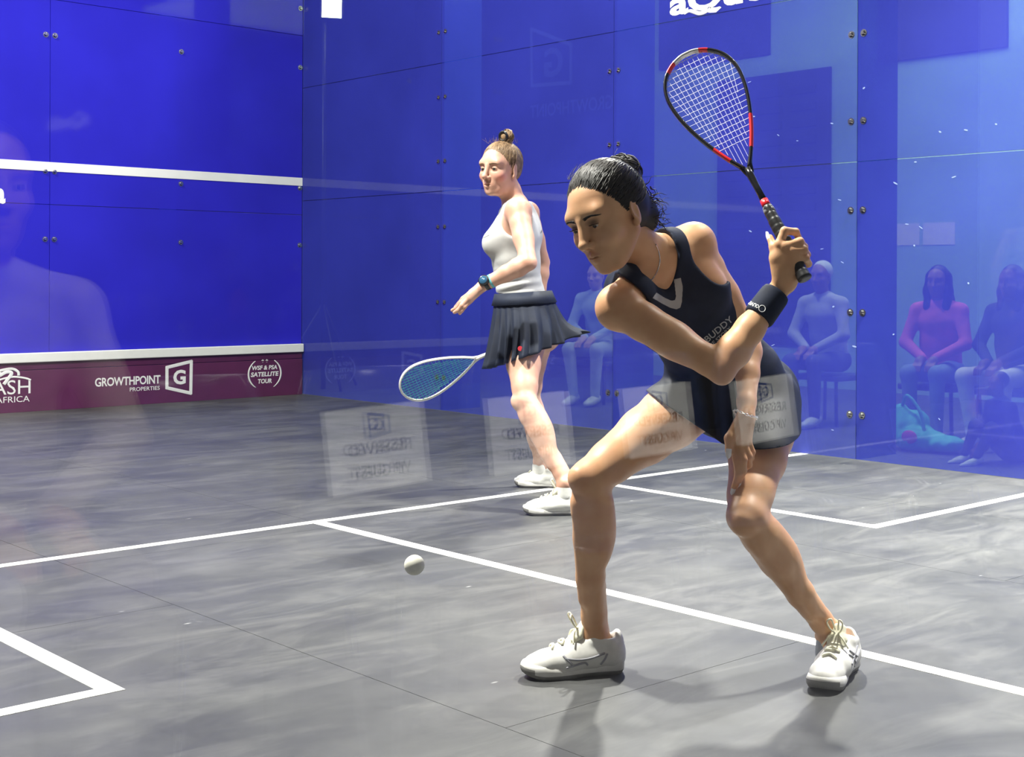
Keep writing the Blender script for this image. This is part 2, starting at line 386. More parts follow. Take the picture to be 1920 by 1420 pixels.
def surface_nets(D, ax, relax=1):
    h = float(ax[0][1]-ax[0][0]); S = D < 0
    nx, ny, nz = D.shape
    c = np.zeros((nx-1, ny-1, nz-1), np.uint8)
    for i in (0, 1):
        for j in (0, 1):
            for k in (0, 1): c += S[i:nx-1+i, j:ny-1+j, k:nz-1+k]
    act = np.argwhere((c > 0) & (c < 8))
    del c
    idx = np.full((nx-1, ny-1, nz-1), -1, np.int32); idx[act[:, 0], act[:, 1], act[:, 2]] = np.arange(len(act))
    corners = [(i, j, k) for i in (0, 1) for j in (0, 1) for k in (0, 1)]
    val = np.stack([D[act[:, 0]+i, act[:, 1]+j, act[:, 2]+k] for i, j, k in corners], 1).astype(np.float64)
    pos = np.zeros((len(act), 3)); cnt = np.zeros(len(act))
    for a in range(8):
        for b in range(a+1, 8):
            ca, cb = np.array(corners[a]), np.array(corners[b])
            if abs(ca-cb).sum() != 1: continue
            va, vb = val[:, a], val[:, b]; m = (va < 0) != (vb < 0)
            t = np.where(m, va/(va-vb+1e-20), 0)
            pos[m] += (ca+(cb-ca)*t[:, None])[m]; cnt[m] += 1
    pos = (pos/cnt[:, None]+act)*h+np.array([ax[0][0], ax[1][0], ax[2][0]])
    F = []
    for axn in range(3):
        if axn == 0: A, B = S[:-1, 1:-1, 1:-1], S[1:, 1:-1, 1:-1]; offs = [(0, -1, -1), (0, 0, -1), (0, 0, 0), (0, -1, 0)]; base = (0, 1, 1)
        elif axn == 1: A, B = S[1:-1, :-1, 1:-1], S[1:-1, 1:, 1:-1]; offs = [(-1, 0, -1), (-1, 0, 0), (0, 0, 0), (0, 0, -1)]; base = (1, 0, 1)
        else: A, B = S[1:-1, 1:-1, :-1], S[1:-1, 1:-1, 1:]; offs = [(-1, -1, 0), (0, -1, 0), (0, 0, 0), (-1, 0, 0)]; base = (1, 1, 0)
        e = np.argwhere(A != B)
        if len(e) == 0: continue
        inside = A[e[:, 0], e[:, 1], e[:, 2]]; e = e+np.array(base)
        q = np.stack([idx[e[:, 0]+o[0], e[:, 1]+o[1], e[:, 2]+o[2]] for o in offs], 1)
        q[~inside] = q[~inside][:, ::-1]; F.append(q)
    F = np.concatenate(F) if F else np.zeros((0, 4), int)
    for _ in range(relax):
        acc = np.zeros_like(pos); n = np.zeros(len(pos))
        for a, b in ((0, 1), (1, 2), (2, 3), (3, 0)):
            np.add.at(acc, F[:, a], pos[F[:, b]]); np.add.at(acc, F[:, b], pos[F[:, a]]); np.add.at(n, F[:, a], 1); np.add.at(n, F[:, b], 1)
        pos = np.where(n[:, None] > 0, pos*0.5+0.5*acc/np.maximum(n, 1)[:, None], pos)
    return pos, F
def keep(V, F, mask):
    """keep faces all of whose vertices satisfy mask"""
    f = F[mask[F].all(1)]; u, inv = np.unique(f, return_inverse=True)
    return V[u], inv.reshape(f.shape)
def np_mesh(name, V, F, mats, parent=None, mat_index=None, colors=None):
    me = bpy.data.meshes.new(name); n = len(F); w = F.shape[1]
    off = np.zeros(3); q = parent
    while q is not None: off += np.array(q.location); q = q.parent
    me.vertices.add(len(V)); me.vertices.foreach_set('co', (V-off).astype(np.float32).ravel())
    me.loops.add(n*w); me.loops.foreach_set('vertex_index', F.astype(np.int32).ravel())
    me.polygons.add(n); me.polygons.foreach_set('loop_start', np.arange(0, n*w, w, dtype=np.int32))
    me.polygons.foreach_set('use_smooth', np.ones(n, bool))
    for m in (mats if isinstance(mats, (list, tuple)) else [mats]): me.materials.append(m)
    if mat_index is not None: me.polygons.foreach_set('material_index', mat_index.astype(np.int32))
    me.update(calc_edges=True)
    if colors is not None:
        a = me.color_attributes.new('tint', 'FLOAT_COLOR', 'POINT'); a.data.foreach_set('color', colors.astype(np.float32).ravel())
    me.validate(); o = bpy.data.objects.new(name, me); return link(o, parent)
def cat_vf(parts):
    V = []; F = []; o = 0
    for v, f in parts: V.append(v); F.append(f+o); o += len(v)
    return np.concatenate(V), np.concatenate(F)
def body_mesh(body, tags, h, fine=()):
    """mesh of the union of ops; fine = [(lo, hi, step)] boxes (world) meshed finer and butted onto the coarse surface"""
    lo, hi = body.bounds(tags); ax = body.grid(lo, hi, h); V, F = surface_nets(body.field(ax, tags), ax)
    parts = []; inside = np.zeros(len(V), bool)
    for flo, fhi, fh in fine:
        flo, fhi = np.asarray(flo, float), np.asarray(fhi, float)
        fax = body.grid(flo-2*h, fhi+2*h, fh); v, f = surface_nets(body.field(fax, tags), fax)
        parts.append(keep(v, f, ((v > flo-h*0.6) & (v < fhi+h*0.6)).all(1)))
        inside |= ((V > flo+h*0.4) & (V < fhi-h*0.4)).all(1)
    # drop coarse faces wholly inside a fine box
    f = F[~inside[F].all(1)]; u, inv = np.unique(f, return_inverse=True)
    return cat_vf([(V[u], inv.reshape(f.shape))]+parts)
def paint(V, base, spots):
    """vertex colours: base skin and soft-edged patches (lips, flushed cheeks, knees)"""
    C = np.tile(np.array([*base, 1.0]), (len(V), 1))
    for c, rad, axes, col, amt in spots:
        A = np.eye(3) if axes is None else np.array(axes); q = ((V-np.asarray(c))@A.T)/np.asarray(rad, float)
        w = np.clip(1.3-1.3*np.sqrt((q*q).sum(1)), 0, 1); w = (w*w*(3-2*w)*amt)[:, None]
        C[:, :3] = C[:, :3]*(1-w)+np.array(col)*w
    return C
def mat_skin(name, rough=0.45, oil=0.4):
    m, nt, p, out = new_mat(name)
    a = nt.nodes.new('ShaderNodeVertexColor'); a.layer_name = 'tint'
    tc = nt.nodes.new('ShaderNodeTexCoord'); n = nt.nodes.new('ShaderNodeTexNoise'); n.inputs['Scale'].default_value = 18; n.inputs['Detail'].default_value = 6
    nt.links.new(tc.outputs['Object'], n.inputs['Vector'])
    r = nt.nodes.new('ShaderNodeValToRGB'); r.color_ramp.elements[0].position = 0.3; r.color_ramp.elements[1].position = 0.7
    r.color_ramp.elements[0].color = (0.86, 0.78, 0.74, 1); r.color_ramp.elements[1].color = (1.0, 1.0, 1.0, 1); nt.links.new(n.outputs['Fac'], r.inputs[0])
    x = nt.nodes.new('ShaderNodeMix'); x.data_type = 'RGBA'; x.blend_type = 'MULTIPLY'; x.inputs[0].default_value = 1.0
    nt.links.new(a.outputs['Color'], x.inputs[6]); nt.links.new(r.outputs[0], x.inputs[7]); nt.links.new(x.outputs[2], p.inputs['Base Color'])
    setp(p, Roughness=rough, Specular_IOR_Level=oil, Subsurface_Weight=0.12, Subsurface_Scale=0.008); p.inputs['Subsurface Radius'].default_value = (1.0, 0.35, 0.2)
    n2 = nt.nodes.new('ShaderNodeTexNoise'); n2.inputs['Scale'].default_value = 420; nt.links.new(tc.outputs['Object'], n2.inputs['Vector'])
    b = nt.nodes.new('ShaderNodeBump'); b.inputs['Strength'].default_value = 0.22; b.inputs['Distance'].default_value = 0.001
    nt.links.new(n2.outputs['Fac'], b.inputs['Height']); nt.links.new(b.outputs[0], p.inputs['Normal'])
    return m
def bvh_of(o):
    me = o.data; off = np.array(o.matrix_world.translation) if False else np.zeros(3); q = o.parent
    while q is not None: off += np.array(q.location); q = q.parent
    n = len(me.vertices); co = np.empty(n*3, np.float32); me.vertices.foreach_get('co', co); co = co.reshape(-1, 3)+off
    return BVHTree.FromPolygons([tuple(v) for v in co.tolist()], [tuple(p.vertices) for p in me.polygons])

# head in its own axes: x to the head's left, y to the face, z up; origin between the eyes' depth at the skull centre
def head_ops(B, c, fwd, up, s=1.0, jaw=1.0, eye_open=0.5, tag='head', mouth_open=0.0, smile=0.0):
    y = vnorm(fwd); z = np.asarray(up, float); z = vnorm(z-y*(z@y)); x = np.cross(y, z)
    A = np.array([x, y, z]); c = np.asarray(c, float)
    P = lambda px, py, pz: c+s*(x*px+y*py+z*pz)
    E = lambda p, r, k=0.012, mode='u': B.ell(P(*p), np.array(r)*s, A, k*s, tag, mode)
    Cn = lambda p, q, r1, r2, k=0.01, mode='u': B.cone(P(*p), P(*q), r1*s, r2*s, k*s, tag, None, mode)
    E((0, -0.018, 0.032), (0.073, 0.092, 0.082), 0.02)
    E((0, 0.022, 0.012), (0.064, 0.066, 0.078), 0.03)
    E((0, 0.030, -0.045), (0.054*jaw, 0.054, 0.055), 0.035)
    E((0, 0.038, -0.078), (0.041*jaw, 0.043, 0.035), 0.03)
    for t in (-1, 1): Cn((t*0.050*jaw, -0.008, -0.048), (t*0.024*jaw, 0.052, -0.097), 0.016, 0.014, 0.025)
    E((0, 0.074, -0.101), (0.017, 0.014, 0.014), 0.018)
    for t in (-1, 1): E((t*0.037, 0.060, -0.030), (0.024, 0.022, 0.021), 0.024)
    Cn((-0.042, 0.070, 0.026), (0.042, 0.070, 0.026), 0.013, 0.013, 0.022)
    for t in (-1, 1): E((t*0.031, 0.097, 0.002), (0.018, 0.016, 0.013), 0.014, 's')
    # nose
    Cn((0, 0.087, 0.014), (0, 0.107, -0.030), 0.0086, 0.0100, 0.012)
    E((0, 0.111, -0.034), (0.0105, 0.0100, 0.0090), 0.008)
    for t in (-1, 1): E((t*0.0115, 0.096, -0.039), (0.0078, 0.011, 0.0075), 0.006)
    for t in (-1, 1): E((t*0.0055, 0.103, -0.0455), (0.0032, 0.0045, 0.003), 0.003, 's')
    # lids, then the slit between them
    for t in (-1, 1):
        E((t*0.031, 0.0725, 0.0), (0.0150, 0.0138, 0.0125), 0.004)
        E((t*0.031, 0.088, -0.0015), (0.0125, 0.010, 0.0048*eye_open+0.0004), 0.0015, 's')
    # mouth: a soft mound, lips, the line between them
    E((0, 0.076, -0.068), (0.026, 0.016, 0.020), 0.02)
    mo = mouth_open
    Cn((-0.019, 0.0835, -0.0655+smile), (0, 0.0930, -0.0625), 0.0032, 0.0052, 0.006); Cn((0.019, 0.0835, -0.0655+smile), (0, 0.0930, -0.0625), 0.0032, 0.0052, 0.006)
    Cn((-0.017, 0.0825, -0.0715-mo*0.3), (0, 0.0910, -0.0745-mo), 0.0032, 0.0060, 0.006); Cn((0.017, 0.0825, -0.0715-mo*0.3), (0, 0.0910, -0.0745-mo), 0.0032, 0.0060, 0.006)
    E((0, 0.0960, -0.0685-mo*0.5), (0.021, 0.0085, 0.0011+mo*0.55), 0.002, 's')
    # ears
    for t in (-1, 1):
        B.ell(P(t*0.0735, -0.012, -0.008), np.array((0.0075, 0.019, 0.031))*s, np.array([vnorm(x*t*0.92-y*0.38+z*0.0), vnorm(y*0.92+x*t*0.38), z]), 0.006*s, tag)
        E((t*0.0835, -0.006, -0.006), (0.006, 0.0105, 0.019), 0.004, 's')
        E((t*0.0730, -0.002, -0.034), (0.006, 0.008, 0.009), 0.006)
    return A, P

# ------------------------------------------------------------------ shared garments: shoes, racquets, hair
def cast_px(bvh, px, py, off=0.001):
    d = at(px, py, 1.0)-CAM; d = d/np.linalg.norm(d)
    loc, nor, i, dist = bvh.ray_cast(Vector(CAM), Vector(d))
    if loc is None: return None
    n = np.array(nor); n = n if n@d < 0 else -n
    return np.array(loc)+n*off
def drape(name, bvh, pts, rad, mat, parent, n=6, sides=6, flat=0.45, off=0.0006, closed=False):
    """a thin band laid on a surface along a path given in photo pixels"""
    P = smooth_path([(p[0], p[1], 0) for p in pts], n, closed); W = []
    for q in P:
        w = cast_px(bvh, q[0], q[1], off)
        if w is not None: W.append(w)
    if len(W) < 2: return None
    return tube_obj(name, W, rad, mat, parent, sides, closed)
def patch(name, bvh, poly, mat, parent, step=2.0, off=0.0012):
    """a flat print laid on a surface: polygon in photo pixels filled with a fine grid and dropped on the surface"""
    poly = np.array(poly, float); lo, hi = poly.min(0), poly.max(0)
    def inside(x, y):
        c = False; j = len(poly)-1
        for i in range(len(poly)):
            xi, yi = poly[i]; xj, yj = poly[j]
            if (yi > y) != (yj > y) and x < (xj-xi)*(y-yi)/(yj-yi)+xi: c = not c
            j = i
        return c
    xs = np.arange(lo[0], hi[0]+step, step); ys = np.arange(lo[1], hi[1]+step, step); ids = {}; V = []; F = []
    def vid(i, j):
        if (i, j) not in ids:
            w = cast_px(bvh, xs[i], ys[j], off); ids[(i, j)] = -1 if w is None else len(V)
            if w is not None: V.append(w)
        return ids[(i, j)]
    for i in range(len(xs)-1):
        for j in range(len(ys)-1):
            if inside(xs[i]+step/2, ys[j]+step/2):
                q = [vid(i, j), vid(i, j+1), vid(i+1, j+1), vid(i+1, j)]
                if min(q) >= 0: F.append(q)
    return mesh_obj(name, V, F, mat, parent) if F else None
def text_outline(txt, size=1.0, bold=0.0, extrude=0.0, spacing=1.0, align='LEFT', shear=0.0):
    """text as mesh data (verts in its own plane, x right, y up)"""
    c = bpy.data.curves.new('text_tmp', 'FONT'); c.body = txt; c.size = size; c.offset = bold; c.extrude = extrude; c.space_character = spacing; c.align_x = align; c.shear = shear; c.resolution_u = 3
    o = bpy.data.objects.new('text_tmp', c); COL.objects.link(o); dg = bpy.context.evaluated_depsgraph_get()
    me = bpy.data.meshes.new_from_object(o.evaluated_get(dg)); bpy.data.objects.remove(o); bpy.data.curves.remove(c)
    V = [tuple(v.co) for v in me.vertices]; F = [tuple(p.vertices) for p in me.polygons]; bpy.data.meshes.remove(me)
    return V, F
def text_on_surface(name, bvh, txt, origin_px, right_px, up_px, mat, parent, bold=0.0, off=0.0014, spacing=1.0):
    """lettering printed on cloth: text plane given in photo pixels (unit text height -> up_px), dropped on the surface"""
    V, F = text_outline(txt, 1.0, bold, spacing=spacing); bm = bmesh.new(); vs = [bm.verts.new(v) for v in V]
    for f in F:
        try: bm.faces.new([vs[i] for i in f])
        except ValueError: pass
    bmesh.ops.triangulate(bm, faces=bm.faces[:])
    for _ in range(1): bmesh.ops.subdivide_edges(bm, edges=[e for e in bm.edges if e.calc_length() > 0.25], cuts=1)
    bad = []
    for v in bm.verts:
        px = np.array(origin_px)+np.array(right_px)*v.co.x+np.array(up_px)*v.co.y
        w = cast_px(bvh, px[0], px[1], off)
        if w is None: bad.append(v)
        else: v.co = w
    bmesh.ops.delete(bm, geom=bad, context='VERTS')
    return bm_obj(name, bm, mat, parent)

M_SHOE = simple('shoe_mesh_white', (0.70, 0.69, 0.66), 0.65, var=0.06, scale=60, bump=0.25, bump_scale=900)
M_SOLE = simple('shoe_midsole_white', (0.62, 0.61, 0.58), 0.5, var=0.08, scale=40)
M_OUTSOLE = simple('shoe_outsole_grey', (0.20, 0.195, 0.185), 0.7, var=0.1)
M_LACE = simple('shoe_lace_cream', (0.78, 0.76, 0.60), 0.8, var=0.06, scale=200, bump=0.3, bump_scale=1500)
M_STRIPE = simple('shoe_stripe_grey', (0.30, 0.30, 0.33), 0.5, var=0.05)
M_SOCK = simple('sock_grey', (0.30, 0.32, 0.35), 0.9, var=0.1, scale=300, bump=0.4, bump_scale=1200)
M_INNER = simple('shoe_lining_grey', (0.30, 0.31, 0.32), 0.8)
def make_shoe(person, heel, toe, roll=0.0, lift=0.0, upper_mat=None, stripes=True, loops=True, h=0.0028, side=1):
    """heel, toe: floor points under the heel and toe ends"""
    heel = np.asarray(heel, float).copy(); toe = np.asarray(toe, float).copy(); heel[2] += 0.0; L = np.linalg.norm(toe-heel); s = L/0.27
    x = vnorm(toe-heel); z = vnorm(np.array([0, 0, 1.])-x*x[2]); y = np.cross(z, x)
    if roll: y, z = y*math.cos(roll)+z*math.sin(roll), z*math.cos(roll)-y*math.sin(roll)
    P = lambda a, b, c: heel+s*(x*a+y*b+z*c)+np.array([0, 0, lift])
    e = empty('shoe', tuple(heel-np.array(person.location)), parent=person)
    B = Body(); fy = (y, 1.22)
    B.cone(P(0.036, 0, 0.040), P(0.034, 0, 0.074), 0.034*s, 0.029*s, 0.01)
    B.cone(P(0.040, 0, 0.050), P(0.10, 0, 0.050), 0.036*s, 0.036*s, 0.02)
    B.chain([P(0.09, 0, 0.048), P(0.15, 0.002*side, 0.041), P(0.205, 0.003*side, 0.033), P(0.235, 0.0, 0.030)], [0.037*s, 0.035*s, 0.031*s, 0.026*s], 0.02, '', fy)
    B.cone(P(0.082, 0, 0.084), P(0.165, 0, 0.052), 0.028*s, 0.025*s, 0.02)
    for t in (-1, 1): B.cone(P(0.045, t*0.022, 0.082), P(0.085, t*0.024, 0.088), 0.013*s, 0.013*s, 0.012)
    B.ell(P(0.020, 0, 0.092), (0.010*s, 0.018*s, 0.016*s), np.array([x, y, z]), 0.012)
    B.cone(P(0.050, 0, 0.075), P(0.068, 0, 0.16), 0.0245*s, 0.040*s, 0.006, '', None, 's')
    B.cone(P(0.0, 0, -0.006), P(0.27, 0, -0.006), 0.02*s, 0.02*s, 0.004, '', (y, 5.0), 's')
    lo, hi = B.bounds(); ax = B.grid(lo, hi, h); V, F = surface_nets(B.field(ax), ax, 2)
    up = np_mesh('shoe_upper', V, F, upper_mat or M_SHOE, e)
    # tongue
    T = Body(); T.chain([P(0.150, 0, 0.074), P(0.122, 0, 0.100), P(0.106, 0, 0.126)], [0.012*s, 0.012*s, 0.010*s], 0.01, '', (y, 1.9)); lo, hi = T.bounds(); ax = T.grid(lo, hi, h)
    np_mesh('tongue', *surface_nets(T.field(ax), ax, 1), M_LACE if loops else M_SHOE, e)
    # sole: outline lofted through four heights
    us = np.linspace(0, 1, 36)
    def half(u):
        if u < 0.06: return 0.034*math.sqrt(max(0, 1-((0.06-u)/0.06)**2))*0.98
        if u < 0.42: return 0.034-0.0035*math.sin((u-0.06)/0.36*math.pi)
        if u < 0.78: return 0.034+0.0135*math.sin((u-0.42)/0.36*math.pi/2)
        return 0.0475*math.sqrt(max(0, 1-((u-0.78)/0.22)**2.3))
    rings = []
    for (zz, inset, spring) in ((0.0, 0.005, 1.0), (0.011, 0.0005, 0.9), (0.020, 0.0, 0.75), (0.031, 0.004, 0.6)):
        ring = []
        pts = [(u, 1) for u in us]+[(u, -1) for u in us[::-1][1:-1]]
        for u, sg in pts:
            w = max(half(u)-inset, 0.0005); sp = spring*0.016*max(0, (u-0.72)/0.28)**2+0.006*max(0, (0.10-u)/0.10)**2
            rise = 0.0 if zz < 0.02 else 0.010*max(0, 1-u/0.16)+0.004*math.sin(u*9)
            ring.append(P(0.001+u*0.268+(inset if u < 0.5 else -inset)*0.9, sg*w+(0.004*side)*math.sin(u*math.pi), zz+sp+rise))
        rings.append(ring)
    n = len(rings[0]); Vs = [p for r in rings for p in r]; Fs = []; mi = []
    for i in range(3):
        for k in range(n): Fs.append((i*n+k, i*n+(k+1) % n, (i+1)*n+(k+1) % n, (i+1)*n+k)); mi.append(1 if i == 0 or (i == 1 and 0.86 < (k if k < 36 else 70-k)/35.0) else 0)
    Fs.append(tuple(range(n-1, -1, -1))); mi.append(1); Fs.append(tuple(3*n+k for k in range(n))); mi.append(0)
    so = mesh_obj('sole', Vs, Fs, M_SOLE, e); so.data.materials.append(M_OUTSOLE); so.data.polygons.foreach_set('material_index', mi)
    # laces across the instep and a bow
    bv = bvh_of(up)
    def on(a, b, extra=0.0015):
        o = P(a, b, 0.16); loc, nor, i, d = bv.ray_cast(Vector(o), Vector(-z)); return np.array(loc)+z*extra if loc is not None else P(a, b, 0.07)
    for i in range(6):
        a = 0.120+i*0.0130
        pts = [on(a+0.004*(k % 2)*0+0.006*abs(k-3)/3*(1 if i % 2 else -1), (k-3)/3*0.021*s*(1-0.03*i), 0.0042 if 0 < k < 6 else 0.0012) for k in range(7)]
        tube_obj('lace', pts, 0.0032*s, M_LACE, e, 6)
    if loops:
        k0 = on(0.122, 0, 0.014)
        for t in (-1, 1):
            lp = smooth_path([k0, k0+s*(y*t*0.014+x*0.012+z*0.014), k0+s*(y*t*0.020+x*0.022+z*0.034), k0+s*(y*t*0.010+x*0.018+z*0.040), k0+s*(y*t*0.004+x*0.004+z*0.012)], 5)
            tube_obj('lace_bow', lp, 0.0022*s, M_LACE, e, 6)
            tube_obj('lace_bow', smooth_path([k0, k0+s*(y*t*0.016+x*0.014-z*0.004), k0+s*(y*t*0.034+x*0.018-z*0.028)], 5), 0.0022*s, M_LACE, e, 6)
    return e, P, up

def make_racquet(name, butt, tip, wdir, label, frame_cols, string_mat, grip_mat, group=None, bumper=None, L=0.685, gauge=0.00062):
    butt = np.asarray(butt, float); a = vnorm(np.asarray(tip)-butt); w = np.asarray(wdir, float); w = vnorm(w-a*(w@a)); nrm = np.cross(a, w)
    e = empty(name, tuple(butt), label, 'racquet', group)
    P = lambda s_, t, d=0.0: butt+a*s_+w*t+nrm*d
    half = [(0.322, 0.006), (0.345, 0.020), (0.38, 0.038), (0.43, 0.060), (0.49, 0.080), (0.545, 0.0915), (0.595, 0.0925), (0.638, 0.078), (0.668, 0.050), (0.682, 0.020)]
    ctrl = [P(s_, t) for s_, t in half]+[P(0.684, 0.0)]+[P(s_, -t) for s_, t in half[::-1]]
    loop = smooth_path(ctrl, 6); N = len(loop); sides = 10
    V, F = tube_data(loop, 0.0052, sides, flat=(nrm, 1.75))
    fr = mesh_obj('frame', V, F, frame_cols[0][1], e)
    mats = [frame_cols[0][1]]
    for fc in frame_cols[1:]:
        if fc[1] not in mats: mats.append(fc[1]); fr.data.materials.append(fc[1])
    mi = []
    for i in range(N-1):
        u = i/(N-1); m = frame_cols[0][1]
        for lo, mm in [(c[0], c[1]) for c in frame_cols]:
            if u >= lo: m = mm
        mi += [mats.index(m)]*sides
    mi += [0, 0]; fr.data.polygons.foreach_set('material_index', mi)
    # throat and shaft
    V, F = tube_data([P(0.318, 0), P(0.30, 0), P(0.262, 0), P(0.205, 0)], [0.0098, 0.0095, 0.0080, 0.0085], 12, flat=(nrm, 1.15)); mesh_obj('shaft', V, F, mats[0], e)
    for t in (-1, 1): tube_obj('throat', [P(0.305, t*0.004), P(0.33, t*0.011), P(0.352, t*0.024)], [0.007, 0.0065, 0.005], mats[0], e, 8)
    # grip: tape wound in overlapping turns, flared butt
    n = 70; pts = [P(0.002+0.205*i/n, 0) for i in range(n+1)]
    rr = [0.0165-0.004*max(0, (i/n-0.75)/0.25)+0.0022*math.exp(-(i/n/0.05)**2)+0.0013*((i*0.16) % 1.0) for i in range(n+1)]
    V, F = tube_data(pts, rr, 16, flat=(w, 0.9)); mesh_obj('grip', V, F, grip_mat, e)
    # strings
    hw = lambda s_: float(np.interp(s_, [h_[0] for h_ in half]+[0.684], [h_[1] for h_ in half]+[0.0]))
    parts = []
    nm = 14
    for i in range(nm):
        t = -0.0845+0.169*i/(nm-1); ss = [0.335+0.347*k/300 for k in range(301)]; ok = [q for q in ss if hw(q) > abs(t)+0.002]
        if len(ok) > 3:
            s0, s1 = ok[0], ok[-1]; m = 24
            parts.append(tube_data([P(s0+(s1-s0)*k/m, t*(1-0.22*(1-k/m)), 0.0006*math.cos(math.pi*k*0.75)) for k in range(m+1)], gauge, 4, caps=False))
    st = mesh_obj('main_strings', *merge_data(parts), string_mat, e)
    parts = []
    for i in range(18):
        s_ = 0.395+0.275*i/17; t = hw(s_)-0.002; parts.append(tube_data([P(s_, -t+2*t*k/10, 0.0005*math.cos(math.pi*k)) for k in range(11)], gauge, 4, caps=False))
    mesh_obj('cross_strings', *merge_data(parts), string_mat, e)
    return e, P

def scalp_strands(head, A, roots, bun, n_seg=9, lift=0.0035, rad=0.0011, jitter=0.004, skull=((0, -0.018, 0.032), (0.0745, 0.0935, 0.0835)), s=1.0, seed=1):
    """strands combed over the skull from roots to the tie point; all in head axes"""
    rg = np.random.default_rng(seed); c = np.array(skull[0]); r = np.array(skull[1]); parts = []
    for p in roots:
        a = (np.array(p)-c)/r; a /= np.linalg.norm(a); b = (np.array(bun)-c)/r; b /= np.linalg.norm(b)
        om = math.acos(np.clip(a@b, -1, 1)); pts = []; ph = rg.uniform(0, 6.28); am = rg.normal(0, 1)
        side = np.cross(a, b); side /= (np.linalg.norm(side)+1e-9)
        for k in range(n_seg+1):
            t = k/n_seg; q = (a*math.sin((1-t)*om)+b*math.sin(t*om))/max(math.sin(om), 1e-4)
            q = q+side*(jitter/0.08)*am*math.sin(math.pi*t)+side*0.012*math.sin(ph+5*t)
            q /= np.linalg.norm(q)
            l = lift*(0.3+1.0*math.sin(math.pi*min(1, t*0.9+0.05)))+rg.uniform(0, 0.0012)
            pts.append(c+q*(r+l))
        W = [head+s*(A[0]*q[0]+A[1]*q[1]+A[2]*q[2]) for q in pts]
        parts.append(tube_data(W, [rad*(0.5+0.9*math.sin(math.pi*min(1, 0.12+k/n_seg*0.85))) for k in range(n_seg+1)], 4, caps=False))
    return parts
def mat_hair(name, c0, c1, rough=0.35):
    m, nt, p, out = new_mat(name)
    tc = nt.nodes.new('ShaderNodeTexCoord'); n = nt.nodes.new('ShaderNodeTexNoise'); n.inputs['Scale'].default_value = 60; n.inputs['Detail'].default_value = 5
    nt.links.new(tc.outputs['Object'], n.inputs['Vector']); r = nt.nodes.new('ShaderNodeValToRGB'); r.color_ramp.elements[0].position = 0.3; r.color_ramp.elements[1].position = 0.72
    r.color_ramp.elements[0].color = (*c0, 1); r.color_ramp.elements[1].color = (*c1, 1); nt.links.new(n.outputs['Fac'], r.inputs[0]); nt.links.new(r.outputs[0], p.inputs['Base Color'])
    setp(p, Roughness=rough, Specular_IOR_Level=0.4); return m
def eye_parts(person, P, A, s, iris_mat, white_mat, look=(0, 1, 0)):
    for t in (-1, 1):
        c = P(t*0.031, 0.0735, -0.0008); bm = bmesh.new(); bmesh.ops.create_uvsphere(bm, u_segments=20, v_segments=14, radius=0.0122*s)
        g = np.array(look); g = vnorm(A[0]*g[0]+A[1]*g[1]+A[2]*g[2])
        for v in bm.verts: v.co = Vector(np.array(v.co)+c)
        for f in bm.faces:
            d = vnorm(np.array(f.calc_center_median())-c)@g; f.material_index = 2 if d > 0.96 else (1 if d > 0.80 else 0)
        bm_obj('eye', bm, [white_mat, iris_mat, M_PUPIL], person, True)
M_EYE = simple('eye_white', (0.46, 0.42, 0.40), 0.35, var=0.04); M_PUPIL = simple('pupil_black', (0.006, 0.005, 0.005), 0.15)
M_IRIS_D = simple('iris_brown', (0.018, 0.010, 0.006), 0.3); M_IRIS_L = simple('iris_grey_green', (0.10, 0.13, 0.11), 0.2)
def brow(person, P, sgn, mat, bvh, fw, z0=0.019, arch=0.006, seed=3, s=1.0):
    rg = np.random.default_rng(seed); parts = []
    def S(p):
        o = P(p[0], p[1]+0.05, p[2]); loc, nor, i_, d_ = bvh.ray_cast(Vector(o), Vector(-fw)); return (np.array(loc)+fw*0.0006) if loc is not None and d_ < 0.09 else P(*p)
    for i in range(60):
        u = i/59; xx = 0.013+0.036*u; zz = z0+arch*math.sin(u*2.4)-0.003*u; yy = 0.0855-0.024*u*u
        th = 0.0032*(1-0.75*u)
        p0 = (sgn*xx, yy+0.001, zz+rg.uniform(-th, th)); d = np.array([sgn*0.007, -0.0016-0.003*u, 0.002*(1-1.8*u)])
        p1 = np.array(p0)+d
        parts.append(tube_data([S(p0), S(np.array(p0)*0.5+p1*0.5), S(p1)], [0.0009*s, 0.0008*s, 0.0003*s], 4, caps=False))
    return mesh_obj('eyebrow', *merge_data(parts), mat, person)
def lashes(person, P, sgn, mat, s=1.0):
    parts = []
    for i in range(16):
        u = i/15; xx = 0.031+(u-0.5)*0.024; yy = 0.0868-0.0055*((u-0.5)*2)**2; zz = 0.0026+0.001*math.sin(u*math.pi)
        parts.append(tube_data([P(sgn*xx, yy, zz), P(sgn*(xx+(u-0.4)*0.003), yy+0.0035, zz-0.0006), P(sgn*(xx+(u-0.4)*0.006), yy+0.0060, zz+0.0012)], [0.0007*s, 0.0006*s, 0.0002*s], 4, caps=False))
    return mesh_obj('eyelashes', *merge_data(parts), mat, person)

